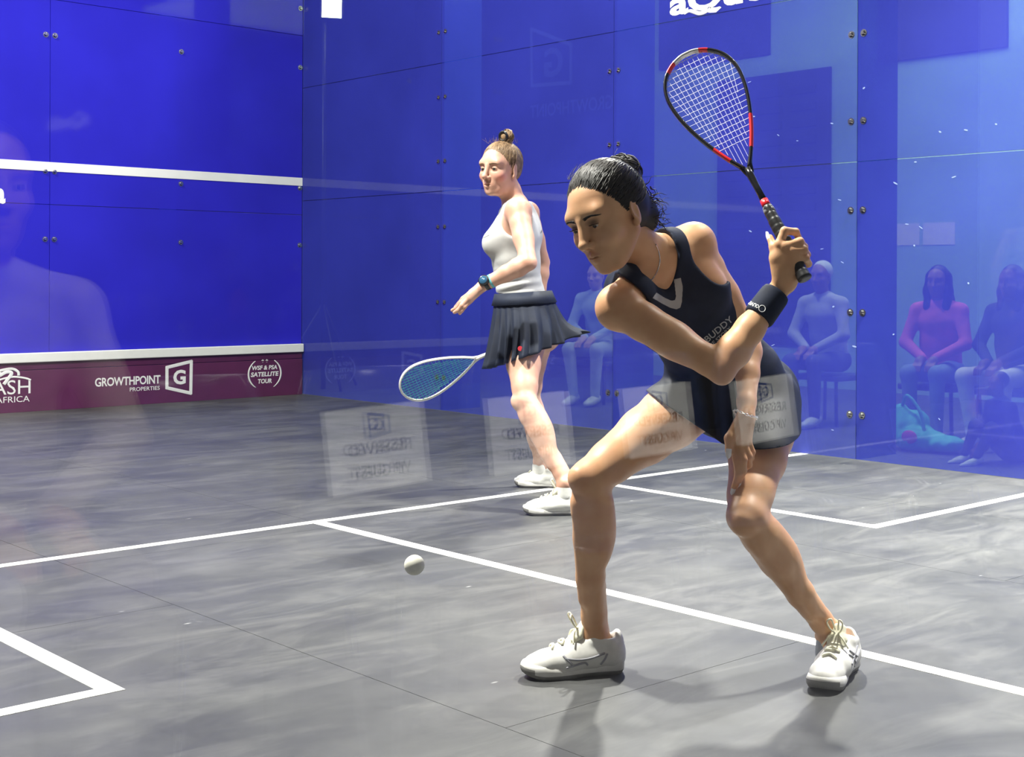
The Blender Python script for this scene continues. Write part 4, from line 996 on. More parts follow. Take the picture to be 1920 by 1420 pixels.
for k_, sd in (('shL', 1), ('shR', -1)):
    BB.cone(nbB+latB*sd*0.02, lerp(nbB, WB[k_], 0.85)+CU*0.008, 0.044, 0.036, 0.03, 'shoulder')
    BB.cone(spB[4]+frB*0.03+latB*sd*0.05, WB[k_], 0.052, 0.045, 0.03, 'shoulder'); BB.cone(spB[4]-frB*0.04+latB*sd*0.06, WB[k_], 0.052, 0.045, 0.03, 'shoulder')
arm(BB, WB['shL'], WB['elL'], WB['wrL'], 0.054, s=1.08); BB.ell(WB['shL'], (0.056, 0.056, 0.056), None, 0.02, 'arm')
arm(BB, WB['shR'], WB['elR'], WB['wrR'], 0.050, s=1.0)
# left hand, open and relaxed
knB = [at(884, 548, 5.815), at(880, 553, 5.80), at(879, 559, 5.795), at(881, 565, 5.80)]
for i, k_ in enumerate(knB): BB.cone(lerp(WB['wrL'], k_, 0.25), k_, 0.0165, 0.0118, 0.014, 'hand')
fB = [[knB[0], at(868, 560, 5.825), at(860, 570, 5.838), at(854, 576, 5.85)], [knB[1], at(865, 567, 5.80), at(856, 578, 5.81), at(848, 582, 5.822)],
      [knB[2], at(866, 573, 5.787), at(859, 582, 5.79), at(852, 586, 5.80)], [knB[3], at(871, 576, 5.79), at(866, 583, 5.792), at(862, 588, 5.80)]]
for i, f in enumerate(fB): BB.chain(f, [0.0112, 0.0098, 0.0090, 0.0076] if i < 3 else [0.0100, 0.0088, 0.0080, 0.0070], 0.004, 'hand')
BB.chain([at(893, 546, 5.83), at(880, 552, 5.855), at(868, 566, 5.865)], [0.0145, 0.0115, 0.0085], 0.008, 'hand')
# right hand round the grip (behind the skirt)
hR = at(992, 628, 6.34); BB.cone(WB['wrR'], hR, 0.026, 0.030, 0.02, 'handB'); BB.ell(hR, (0.042, 0.035, 0.040), None, 0.02, 'handB')
for i in range(4): BB.chain([hR+dirv(-0.9, 0.4, 0)*(0.03-0.02*i)-CF*0.02, hR+dirv(-0.9, 0.4, 0)*(0.032-0.02*i)-CU*0.036-CF*0.01, hR+dirv(-0.9, 0.4, 0)*(0.03-0.02*i)-CU*0.03+CF*0.025], [0.010, 0.009, 0.008], 0.004, 'handB')
fwdB = dirv(-0.54, -0.06, 0.84); upB = dirv(0.03, 1.0, 0.0)
AB, PB = head_ops(BB, headB, fwdB, upB, 1.02, 0.94, 0.50, mouth_open=0.0015)
TAGS_B = ['torso', 'leg', 'neck', 'shoulder', 'arm', 'hand', 'handB', 'head']
V, F = body_mesh(BB, TAGS_B, 0.0055, [(*hb(headB, (0.13, 0.13, 0.14)), 0.0024), (*hb(at(868, 566, 5.82), (0.058, 0.058, 0.055)), 0.0024)])
spots = [(PB(0, 0.091, -0.0625), (0.024, 0.012, 0.0075), AB, (0.52, 0.20, 0.17), 0.8), (PB(0, 0.089, -0.077), (0.021, 0.012, 0.009), AB, (0.52, 0.20, 0.17), 0.8)]
for t in (-1, 1): spots += [(PB(t*0.046, 0.062, -0.035), (0.034, 0.036, 0.032), AB, (0.66, 0.22, 0.17), 0.8), (PB(t*0.031, 0.088, 0.008), (0.018, 0.014, 0.008), AB, (0.45, 0.26, 0.19), 0.6)]
spots += [(PB(0, 0.108, -0.036), (0.018, 0.018, 0.016), AB, (0.68, 0.33, 0.25), 0.7), (WB['kneeL'], (0.07, 0.07, 0.07), None, (0.62, 0.34, 0.25), 0.5), (WB['elL'], (0.07, 0.07, 0.07), None, (0.66, 0.34, 0.26), 0.5)]
bodyB = np_mesh('body', V, F, M_SKIN_B, pB, None, paint(V, SK_B, spots)); BVB = bvh_of(bodyB)
eye_parts(pB, PB, AB, 1.02, M_IRIS_L, M_EYE, (-0.25, 0.95, -0.1))
for t in (-1, 1): brow(pB, PB, t, M_HAIR_B, BVB, AB[1], seed=8+t, s=1.0); lashes(pB, PB, t, M_HAIR_A)
# tank top
TB = Body()
for op in BB.ops:
    if op[6] == 'torso':
        o = list(op)
        if o[0] == 'c': a, b, ra, rb, fl0 = o[1]; o[1] = (a, b, ra+0.009, rb+0.009, fl0)
        else: c, A_, rd = o[1]; o[1] = (c, A_, rd+0.009)
        o[2] = o[2]-0.01; o[3] = o[3]+0.01; TB.ops.append(tuple(o))
AXB = np.array([latB, frB, CU])
for k_, sd in (('shL', 1), ('shR', -1)):
    TB.cone(nbB+latB*sd*0.045, lerp(nbB, WB[k_], 0.6)+CU*0.008, 0.050, 0.044, 0.02)
    TB.cone(spB[4]+frB*0.03+latB*sd*0.05, lerp(spB[4], WB[k_], 0.75), 0.062, 0.055, 0.03); TB.cone(spB[4]-frB*0.04+latB*sd*0.06, lerp(spB[4], WB[k_], 0.75), 0.062, 0.055, 0.03)
    TB.ell(WB[k_]+latB*sd*0.015-CU*0.020, (0.075, 0.088, 0.098), AXB, 0.008, '', 's')
TB.ell(nbB+CU*0.045+frB*0.02, (0.085, 0.080, 0.075), AXB, 0.006, '', 's')
TB.ell(nbB+CU*0.02-frB*0.04, (0.07, 0.06, 0.05), AXB, 0.006, '', 's')
lo, hi = TB.bounds(); ax = TB.grid(lo, hi, 0.005); V, F = surface_nets(TB.field(ax), ax, 2)
hgt = (V-spB[2])@CU; ang = (V-spB[2])@frB
V = V+((0.0045*np.exp(-((hgt-0.02)/0.07)**2)*np.sin(hgt*150+ang*9+2*np.sin(ang*14)))[:, None])*latB
bm = cut_mesh(V, F, [(at(980, 553, 6.15), vnorm(-CU*1.0-CR*0.09))])
tank = bm_obj('tank_top', bm, M_TANK, pB, True); BVT = bvh_of(tank)
text_on_surface('back_lettering', BVT, 'A', (1013, 437), (9, 0), (0, -9), M_WATCH, pB, 0.01)
drape('back_stripe', BVT, [(1021, 455), (1022.5, 470), (1023, 490)], 0.005, M_RED, pB)
drape('front_lettering', BVT, [(906, 446), (911, 444), (917, 441)], 0.0014, M_GREYPRINT, pB)
# pleated skirt
def skirt_ring(c, e1, e2, a, b, lift, pleat, ph, flip=0.0):
    ring = []; n = 216
    for i in range(n):
        t = 2*math.pi*i/n; k = 22
        pl = pleat*(2*abs(((t*k/(2*math.pi)+ph+0.35*math.sin(3*t)) % 1)-0.5)-0.5)*2+pleat*0.7*math.sin(5*t+1.1)
        bk = math.exp(-((((t-math.pi*0.0)+math.pi) % (2*math.pi)-math.pi)/0.34)**2)
        ring.append(c+e1*(a+pl+flip*bk*0.085)*math.cos(t)+e2*(b+pl)*math.sin(t)+CU*(lift*math.cos(t)+flip*bk*0.045+0.012*flip*math.sin(9*t)*bk))
    return ring
e1, e2 = CR, -CF
rows = [(at(981, 548, 6.18), 0.126, 0.150, 0.008, 0.0, 0), (at(982, 565, 6.18), 0.136, 0.165, 0.008, 0.0, 0), (at(986, 590, 6.18), 0.150, 0.20, 0.010, 0.004, 0.0), (at(989, 615, 6.18), 0.160, 0.225, 0.020, 0.010, 0.05),
        (at(989, 637, 6.18), 0.166, 0.245, 0.036, 0.015, 0.4), (at(988, 656, 6.18), 0.172, 0.262, 0.052, 0.019, 0.8), (at(987, 666, 6.18), 0.176, 0.270, 0.060, 0.021, 1.0)]
VS = []; FS = []; n = 216
for (c, a, b, lf, pl, fp) in rows: VS += skirt_ring(c, e1, e2, a, b, lf, pl, 0.0, fp)
for r in range(len(rows)-1):
    for i in range(n): FS.append((r*n+i, r*n+(i+1) % n, (r+1)*n+(i+1) % n, (r+1)*n+i))
sk = mesh_obj('skirt', VS, FS, M_SKIRTB, pB); sd_ = sk.modifiers.new('fine', 'SUBSURF'); sd_.levels = 1; sd_.render_levels = 1; md = sk.modifiers.new('cloth', 'SOLIDIFY'); md.thickness = 0.003
BVS = bvh_of(sk); w0 = skirt_ring(at(981, 548, 6.18), e1, e2, 0.130, 0.155, 0.008, 0, 0); w1 = skirt_ring(at(983, 570, 6.18), e1, e2, 0.1475, 0.185, 0.008, 0, 0)
wbn = mesh_obj('waistband', w0+w1, [(i, (i+1) % n, n+(i+1) % n, n+i) for i in range(n)], M_SKIRTB, pB); wbn.modifiers.new('cloth', 'SOLIDIFY').thickness = 0.004
em = cast_px(BVS, 977, 654, 0.004)
if em is not None:
    bm = bmesh.new(); bmesh.ops.create_circle(bm, cap_ends=True, segments=12, radius=0.011)
    Mx = Vector(-CF).to_track_quat('Z', 'Y').to_matrix().to_4x4()
    for v in bm.verts: v.co = Mx @ v.co+Vector(em-CF*0.004)
    bm_obj('skirt_emblem', bm, M_RED, pB)
# watch
wa = vnorm(WB['wrL']-WB['elL']); wc = WB['wrL']-wa*0.012; n1, n2 = frame_of(wa)
V, F = tube_data([wc-wa*0.011, wc-wa*0.009, wc+wa*0.009, wc+wa*0.011], [0.026, 0.0305, 0.0300, 0.026], 24); wt = mesh_obj('watch', V, F, M_WATCH, pB)
V, F = tube_data([wc-wa*0.030, wc-wa*0.028, wc-wa*0.017, wc-wa*0.015], [0.027, 0.0312, 0.0305, 0.026], 24); mesh_obj('wrist_strap', V, F, M_TEAL, pB)
fcn = vnorm(-CF*0.8-CR*0.1+CU*0.45); fcn = vnorm(fcn-wa*(fcn@wa)); fc = wc+fcn*0.026
V, F = tube_data([fc, fc+fcn*0.010, fc+fcn*0.0125], [0.024, 0.024, 0.021], 24); mesh_obj('watch_case', V, F, M_WATCH, pB)
V, F = tube_data([fc+fcn*0.0122, fc+fcn*0.0136], [0.0185, 0.0180], 24); mesh_obj('watch_face', V, F, M_FACE, pB)
# hair
HB2 = Body(); q = PB
HB2.ell(q(0, -0.022, 0.036), (0.0775*1.02, 0.0955*1.02, 0.0855*1.02), AB, 0.01); HB2.ell(q(0, -0.055, -0.005), (0.060, 0.050, 0.060), AB, 0.03)
HB2.ell(q(0, 0.110, -0.048), (0.078, 0.105, 0.116), AB, 0.006, '', 's')
for t in (-1, 1): HB2.ell(q(t*0.080, 0.012, -0.062), (0.030, 0.050, 0.085), AB, 0.006, '', 's')
HB2.ell(q(0, -0.02, -0.12), (0.1, 0.08, 0.07), AB, 0.006, '', 's')
HB2.ell(q(-0.010, -0.040, 0.142), (0.032, 0.032, 0.028), AB, 0.012)
lo, hi = HB2.bounds(); ax = HB2.grid(lo, hi, 0.003); V, F = surface_nets(HB2.field(ax), ax, 1); np_mesh('hair', V, F, M_HAIR_B, pB)
rg = np.random.default_rng(21); roots = []
for i in range(360):
    t = rg.uniform(-1, 1)*2.0; roots.append((0.078*math.sin(t*0.78), 0.070*math.cos(t*0.62)+rg.normal(0, 0.005), 0.080-0.11*(abs(t)/2)**1.6+rg.normal(0, 0.005)))
for i in range(160): roots.append((rg.uniform(-0.06, 0.06), -0.09, rg.uniform(-0.04, 0.06)))
parts = scalp_strands(headB, AB, roots, (-0.010, -0.036, 0.122), lift=0.005, rad=0.0014, jitter=0.008, seed=9, s=1.02)
for i in range(110):
    t0 = rg.uniform(0, 6.28); c = np.array([-0.010, -0.040, 0.143]); e1_, e2_ = frame_of(vnorm(np.array([0.15, 0.9, 0.25])+rg.normal(0, 0.25, 3))); r0 = rg.uniform(0.018, 0.034)
    parts.append(tube_data([q(*(c+(e1_*math.cos(t0+k*0.4)+e2_*math.sin(t0+k*0.4))*r0)) for k in range(8)], [0.0015]*8, 4, caps=False))
for i in range(60):
    p0 = np.array([rg.uniform(-0.06, 0.06), rg.uniform(-0.06, 0.03), 0.112]); d = vnorm([rg.normal(0, 0.5), rg.normal(0, 0.5), 0.8]); ln = rg.uniform(0.015, 0.04)
    parts.append(tube_data([q(*(p0+d*ln*k/4)) for k in range(5)], [0.0005]*5, 3, caps=False))
hs = mesh_obj('hair_strands', *merge_data(parts), M_HAIR_B, pB); hs['kind'] = 'stuff'
tube_obj('hair_tie', [q(-0.010+0.020*math.cos(t), -0.012, 0.143+0.020*math.sin(t)) for t in np.linspace(0, 2*math.pi, 17)[:-1]], 0.006, M_WATCH, pB, 8, True)
tube_obj('earring', [q(0.078, 0.0, -0.046+0.0), q(0.0785, 0.001, -0.050)], 0.0025, M_SILVER, pB, 6)
M_SHOEB = simple('shoe_white_bright', (0.78, 0.78, 0.74), 0.6, var=0.06, scale=60, bump=0.25, bump_scale=900)
for hl, to, an, sd in ((heelL_, toeL_, 'ankL', 1), (heelR_, toeR_, 'ankR', 1)):
    a = WB[an]; S = Body(); S.chain([a+np.array([0, 0, 0.004]), a-np.array([0, 0, 0.045])], [0.040, 0.041], 0.01); lo, hi = S.bounds(); ax = S.grid(lo, hi, 0.004); V, F = surface_nets(S.field(ax), ax, 1)
    bm = cut_mesh(V, F, [(a-np.array([0, 0, 0.010]), np.array([0, 0, 1.]))]); bm_obj('sock', bm, M_SHOEB, pB, True)
    make_shoe(pB, hl, to, upper_mat=M_SHOEB, h=0.004, side=sd)
# her racquet
tipB = at(752, 733, 6.20); dB = 6.30
for _ in range(40):
    buttB = at(1012, 622, dB); dB += (0.685-np.linalg.norm(tipB-buttB))*0.5
M_RWHITE = simple('racquet_white', (0.78, 0.77, 0.72), 0.3, var=0.04); M_STRING_G = simple('string_green', (0.06, 0.60, 0.34), 0.4, var=0.05)
racB, PRB = make_racquet('squash_racquet', buttB, tipB, dirv(0.40, 0.915, 0.25), 'white squash racquet with green strings held low by the back player', [(0.0, M_RWHITE)], M_STRING_G, M_GRIPB, 'squash racquets in the players\' hands', gauge=0.0011)

# ------------------------------------------------------------------ ball
bc = at(777, 1060, 2.69)
m, nt, p, out = new_mat('ball_rubber_cream'); setp(p, Roughness=0.6)
tc = nt.nodes.new('ShaderNodeTexCoord'); nz = nt.nodes.new('ShaderNodeTexNoise'); nz.inputs['Scale'].default_value = 60; nt.links.new(tc.outputs['Object'], nz.inputs['Vector'])
rp = nt.nodes.new('ShaderNodeValToRGB'); rp.color_ramp.elements[0].color = (0.62, 0.60, 0.50, 1); rp.color_ramp.elements[1].color = (0.85, 0.83, 0.74, 1); nt.links.new(nz.outputs['Fac'], rp.inputs[0]); nt.links.new(rp.outputs[0], p.inputs['Base Color'])
bm = bmesh.new(); bmesh.ops.create_icosphere(bm, subdivisions=4, radius=0.020)
ball = bm_obj('squash_ball', bm, m, None, True); ball.location = tuple(bc); tag(ball, 'small cream squash ball in mid-air left of the front player', 'ball')

# ------------------------------------------------------------------ hall round the court
M_HALLFLOOR = simple('hall_floor_grey', (0.10, 0.10, 0.11), 0.6, var=0.2, scale=3)
M_HALLWALL = simple('hall_wall_pale', (0.36, 0.60, 0.50), 0.7, var=0.06, scale=2)
M_DARK = simple('dark_board', (0.03, 0.03, 0.045), 0.8, var=0.2, scale=2)
M_CURTAIN = simple('dark_curtain', (0.02, 0.02, 0.035), 0.9, var=0.3, scale=3)
GZ = -0.12
bm = bmesh.new(); add_box(bm, (-8, -16, -0.40), (16, 8, GZ)); tag(bm_obj('ground', bm, M_HALLFLOOR), 'dark grey hall floor outside the glass court', kind='structure')
hw = empty('wall_far', (0, 0, 0), 'pale hall wall behind the spectators with dark recesses', kind='structure')
bm = bmesh.new(); add_box(bm, (11.5, -16, GZ), (11.7, 1.45, 7)); bm_obj('wall_surface', bm, M_HALLWALL, hw)
for (ya, yb, za, zb) in ((-0.23, -1.78, 0.3, 3.2), (-2.38, -3.82, 3.17, 4.3), (0.69, -0.96, 3.42, 4.3)):
    bm = bmesh.new(); add_box(bm, (11.46, yb, za), (11.5, ya, zb)); bm_obj('dark_board', bm, M_DARK, hw)
for i in range(3):          # rows of louvres in the tall board
    for j in range(15):
        bm = bmesh.new(); add_box(bm, (11.43, -0.36-0.46*i-0.34, 0.5+j*0.175), (11.46, -0.36-0.46*i, 0.58+j*0.175), 0.006); bm_obj('louvre', bm, M_CURTAIN, hw)
bm = bmesh.new(); add_box(bm, (11.8, 1.45, GZ), (11.95, 8, 7)); cur = bm_obj('curtain', bm, M_CURTAIN); tag(cur, 'dark curtain hanging beyond the blue side wall', 'curtain')
bm = bmesh.new(); add_box(bm, (-8, 6.0, GZ), (16, 6.2, 7)); tag(bm_obj('wall_end', bm, M_CURTAIN), 'dark end wall of the hall beyond the front wall', kind='structure')
bm = bmesh.new(); add_box(bm, (-8, -16.2, GZ), (16, -16.0, 7)); tag(bm_obj('wall_rear', bm, M_CURTAIN), 'dark rear wall of the hall behind the seats', kind='structure')
bm = bmesh.new(); add_box(bm, (-8.2, -16, GZ), (-8.0, 8, 7)); tag(bm_obj('wall_side', bm, M_CURTAIN), 'dark side wall of the hall left of the court', kind='structure')

# ------------------------------------------------------------------ lettering and emblems
M_LOGO = simple('logo_white', (0.86, 0.86, 0.84), 0.5, var=0.02)
M_LOGO_F = mat_glass_film('logo_faint_outside', (0.34, 0.36, 0.75), 0.55, (1, 1, 1), 0.4, 0.05)
def wall_text(name, txt, origin, xd, yd, width, capz, mat, parent, bold=0.012, ext=0.0008, spacing=1.0, shear=0.0):
    """text scaled to the given width and capital height, lower left at origin"""
    V, F = text_outline(txt, 1.0, bold, 0.0, spacing, 'LEFT', shear); A = np.array(V); lo, hi = A.min(0), A.max(0)
    ref = np.array(text_outline('H', 1.0, bold)[0]); hcap = ref[:, 1].max()-ref[:, 1].min(); y0 = ref[:, 1].min()
    sx = width/(hi[0]-lo[0]); sy = capz/hcap
    W = [np.asarray(origin)+np.asarray(xd)*(v[0]-lo[0])*sx+np.asarray(yd)*(v[1]-y0)*sy for v in A]
    return mesh_obj(name, W, F, mat, parent, False)
X_, Z_ = np.array([1., 0, 0]), np.array([0, 0, 1.])
yt = -0.0312     # face of the tin
T = lambda x, z: np.array([x, yt, z])
wall_text('tin_lettering', 'SQUASH', T(3.545, 0.136), X_, Z_, 0.575, 0.102, M_LOGO, wf, 0.0)
wall_text('tin_lettering', 'SOUTH AFRICA', T(3.62, 0.076), X_, Z_, 0.494, 0.043, M_LOGO, wf, 0.0)
for pts, r in (([(3.80, 0.20), (3.90, 0.245), (3.985, 0.262), (4.04, 0.258), (4.09, 0.247), (4.123, 0.232)], 0.007), ([(3.86, 0.30), (3.93, 0.318), (3.99, 0.322), (4.03, 0.298), (4.035, 0.27)], 0.010), ([(3.90, 0.275), (3.95, 0.30), (3.985, 0.29), (3.96, 0.25), (3.93, 0.21)], 0.013), ([(3.86, 0.285), (3.90, 0.297), (3.92, 0.285), (3.90, 0.268), (3.87, 0.27), (3.86, 0.285)], 0.006)):
    tube_obj('tin_emblem', [T(x, z) for x, z in smooth_path([(a, b) for a, b in pts], 6)], r, M_LOGO, wf, 8, flat=(np.array([0, 1., 0]), 0.08))
wall_text('tin_lettering', 'GROWTHPOINT', T(4.600, 0.158), X_, Z_, 0.522, 0.066, M_LOGO, wf, 0.022, spacing=0.95)
wall_text('tin_lettering', 'PROPERTIES', T(4.873, 0.108), X_, Z_, 0.243, 0.030, M_LOGO, wf, 0.008)
def outline(name, pts, r, mat, parent, flat):
    P = [np.asarray(p, float) for p in pts]; parts = []
    for a, b in zip(P, P[1:]+P[:1]):
        d = vnorm(b-a); parts.append(tube_data([a-d*r*0.7, b+d*r*0.7], r, 4, flat=(flat, 0.06)))
    return mesh_obj(name, *merge_data(parts), mat, parent, False)
outline('tin_emblem', [T(5.175, 0.282), T(5.380, 0.322), T(5.376, 0.066), T(5.175, 0.120)], 0.013, M_LOGO, wf, np.array([0, 1., 0]))
wall_text('tin_lettering', 'G', T(5.228, 0.142), X_, Z_, 0.105, 0.115, M_LOGO, wf, 0.035)
wall_text('tin_lettering', 'WSF & PSA', T(5.915, 0.226), X_, Z_, 0.235, 0.036, M_LOGO, wf, 0.03, shear=0.12)
wall_text('tin_lettering', 'SATELLITE', T(5.905, 0.170), X_, Z_, 0.258, 0.038, M_LOGO, wf, 0.035, shear=0.12)
wall_text('tin_lettering', 'TOUR', T(5.970, 0.112), X_, Z_, 0.130, 0.038, M_LOGO, wf, 0.035, shear=0.12)
for sg in (-1, 1):
    tube_obj('tin_emblem', [T(6.035+sg*0.150*math.cos(t), 0.192+0.135*math.sin(t)) for t in np.linspace(-1.0, 0.95, 18)], [0.003+0.006*math.sin(math.pi*(i+0.5)/18) for i in range(18)], M_LOGO, wf, 6, flat=(np.array([0, 1., 0]), 0.08))
    wall_text('tin_emblem', '*', T(6.022+sg*0.019, 0.262), X_, Z_, 0.022, 0.05, M_LOGO, wf, 0.03)
wall_text('wall_lettering', 'a', np.array([3.872, -0.002, 1.533]), X_, Z_, 0.075, 0.158, M_LOGO, wf, 0.04)
ND = np.array([0, -1., 0])
S = lambda y, z: np.array([6.3985, y, z])
wall_text('wall_lettering', 'aQuell\u00e9', S(-4.392, 2.664), ND, Z_, 1.12, 0.150, M_LOGO, wr, 0.035)
tube_obj('wall_lettering', smooth_path([S(-4.520, 2.660), S(-4.56, 2.675), S(-4.60, 2.665), S(-4.65, 2.648), S(-4.71, 2.652), S(-4.735, 2.672)], 6), [0.004+0.011*math.sin(math.pi*min(1, i/30)) for i in range(31)], M_LOGO, wr, 6, flat=(X_, 0.06))
# print on the outer face of the side wall, seen from behind
O = lambda y, z: np.array([6.4+TH+0.0015, y, z])
outline('outer_emblem', [O(-3.02, 2.76), O(-3.44, 2.60), O(-3.44, 2.34), O(-3.03, 2.36)], 0.013, M_LOGO_F, wr, X_)
wall_text('outer_emblem', 'G', O(-3.36, 2.40), np.array([0, 1., 0]), Z_, 0.20, 0.20, M_LOGO_F, wr, 0.03)
wall_text('outer_lettering', 'GROWTHPOINT', O(-3.86, 2.13), np.array([0, 1., 0]), Z_, 0.85, 0.09, M_LOGO_F, wr, 0.015)
# pale ball scuffs on the side wall
rg = np.random.default_rng(5); parts = []
for i in range(36):
    y, z = rg.uniform(-7.6, -4.9), rg.uniform(0.15, 2.2); a = rg.uniform(-0.7, 0.5); ln, wd_ = rg.uniform(0.006, 0.016), rg.uniform(0.002, 0.005)
    c = S(y, z); e1_ = np.array([0, -math.cos(a), math.sin(a)]); e2_ = np.array([0, math.sin(a), math.cos(a)])
    parts.append(([c]+[c+e1_*ln*math.cos(t)+e2_*wd_*math.sin(t) for t in np.linspace(0, 2*math.pi, 10)[:-1]], [(0, k+1, (k+1) % 9+1) for k in range(9)]))
sc = mesh_obj('ball_scuffs', *merge_data(parts), simple('scuff_pale', (0.26, 0.34, 0.55), 0.7, var=0.1), wr, False); sc['kind'] = 'stuff'

# ------------------------------------------------------------------ floodlight on a stand beyond the side wall
fl = empty('floodlight', (7.6, 1.47, GZ), 'bright floodlight on a stand beyond the blue side wall corner', 'floodlight')
M_BLK = simple('metal_black', (0.02, 0.02, 0.022), 0.45, 0.2)
lp = np.array([7.6, 1.47, 3.78]); aim = vnorm(np.array([4.0, -5.0, 1.2])-lp); sx_ = vnorm(np.cross(aim, Z_)); sz_ = np.cross(sx_, aim)
def obox(bm, c, ex, ey, ez, hx, hy, hz):
    vs = [bm.verts.new(Vector(np.asarray(c)+ex*a*hx+ey*b*hy+ez*d*hz)) for a in (-1, 1) for b in (-1, 1) for d in (-1, 1)]
    for q_ in ((0, 1, 3, 2), (4, 6, 7, 5), (0, 4, 5, 1), (2, 3, 7, 6), (0, 2, 6, 4), (1, 5, 7, 3)): bm.faces.new([vs[i] for i in q_])
bm = bmesh.new(); obox(bm, lp-aim*0.05, sx_, aim, sz_, 0.115, 0.05, 0.20); bm_obj('housing', bm, M_BLK, fl)
bm = bmesh.new(); obox(bm, lp+aim*0.004, sx_, aim, sz_, 0.095, 0.004, 0.18); bm_obj('lens', bm, mat_emit('lamp_lens', (1.0, 0.93, 0.80), 60.0), fl)
tube_obj('pole', [np.array([7.6, 1.6, GZ]), np.array([7.6, 1.6, 3.6])], 0.025, M_BLK, fl, 10)
for a in (0.3, 2.4, 4.5): tube_obj('leg', [np.array([7.6, 1.6, 0.75]), np.array([7.6+0.5*math.cos(a), 1.6+0.5*math.sin(a), GZ+0.012])], 0.014, M_BLK, fl, 8)

# ------------------------------------------------------------------ chairs with reserved signs behind the back wall (seen mirrored in the glass)
M_SHELL = simple('chair_shell_navy', (0.02, 0.03, 0.075), 0.22, var=0.1, coat=0.3); M_CHROME = simple('chair_chrome', (0.75, 0.75, 0.76), 0.12, 1.0, var=0.03)
def chair(x, y, label):
    e = empty('chair', (x, y, GZ), label, 'chair', 'moulded chairs in the reserved row')
    nx, ns = 13, 22; V = []; F = []
    prof = smooth_path([(0.26, 0.425), (0.20, 0.455), (0.05, 0.455), (-0.10, 0.445), (-0.19, 0.47), (-0.225, 0.56), (-0.25, 0.72), (-0.275, 0.86), (-0.285, 0.89)], 3)
    for (py, pz) in prof:
        for i in range(nx):
            u = i/(nx-1)*2-1; up_ = pz > 0.5; w = 0.225-0.045*max(0, (pz-0.72)/0.17)**2
            V.append((u*w, py+(0.045*u*u if up_ else 0), pz+(0.02*u*u if not up_ else 0)))
    n = len(prof)
    for r in range(n-1):
        for i in range(nx-1): F.append((r*nx+i, r*nx+i+1, (r+1)*nx+i+1, (r+1)*nx+i))
    sh = mesh_obj('seat_shell', V, F, M_SHELL, e, True, False); sh.modifiers.new('thick', 'SOLIDIFY').thickness = 0.008
    for sx in (-1, 1):
        for sy, yy in ((1, 0.20), (-1, -0.20)):
            p = [np.array([sx*0.16, yy*0.7, 0.44]), np.array([sx*0.19, yy*0.9, 0.40]), np.array([sx*0.22, yy*1.1, 0.012])]
            Vt, Ft = tube_data(p, 0.011, 10); mesh_obj('leg', Vt, Ft, M_CHROME, e, True, False)
    return e
M_PAPER = simple('paper_white', (0.83, 0.82, 0.79), 0.8, var=0.02); M_INK = simple('ink_black', (0.02, 0.02, 0.025), 0.7); M_INKB = simple('ink_blue', (0.02, 0.06, 0.30), 0.7)
def sign(c, tilt, lab, w=0.297, h=0.21, facing='+y', turn=0.0):
    """sheet of paper with RESERVED / VIP GUEST, facing +y"""
    e = empty('paper_sign', tuple(c), lab, 'sign', 'reserved signs on the seats'); c = np.asarray(c)
    xr = vnorm(np.array([-1.0, 0, 0.0])*math.cos(turn)+Z_*math.sin(turn)); yu = vnorm(np.array([0, -math.sin(tilt), math.cos(tilt)])); yu = vnorm(yu-xr*(yu@xr)); n = np.cross(xr, yu)
    bm = bmesh.new(); obox(bm, c, xr, n, yu, w/2, 0.0004, h/2); bm_obj('sheet', bm, M_PAPER, e)
    f = lambda a, b: c+n*0.0011+xr*a+yu*b
    wall_text('lettering', 'RESERVED', f(-0.095, -0.014), xr, yu, 0.19, 0.030, M_INK, e, 0.02)
    wall_text('lettering', 'VIP GUEST', f(-0.088, -0.072), xr, yu, 0.175, 0.030, M_INK, e, 0.02)
    wall_text('lettering', 'G', f(-0.018, 0.043), xr, yu, 0.030, 0.032, M_INKB, e, 0.03)
    outline('emblem', [f(-0.034, 0.036), f(-0.034, 0.078), f(0.026, 0.088), f(0.026, 0.026)], 0.0035, M_INKB, e, n)
    return e
cx = [1.66, 2.17, 2.675, 3.185, 3.69, 4.20]
names = ['nearest the seated man', 'second along the reserved row', 'third along the reserved row', 'fourth along the reserved row', 'fifth along the reserved row', 'at the far end of the reserved row']
for x, nm in zip(cx, names): chair(x, -11.86, 'navy moulded chair mirrored in the glass, '+nm)
for i, x in enumerate(cx[1:5]): sign((x, -12.044, 0.572), 0.13, 'white reserved paper sign mirrored in the glass, '+['first', 'second', 'third', 'fourth'][i]+' from the left', turn=[-0.04, -0.02, -0.03, -0.05][i])

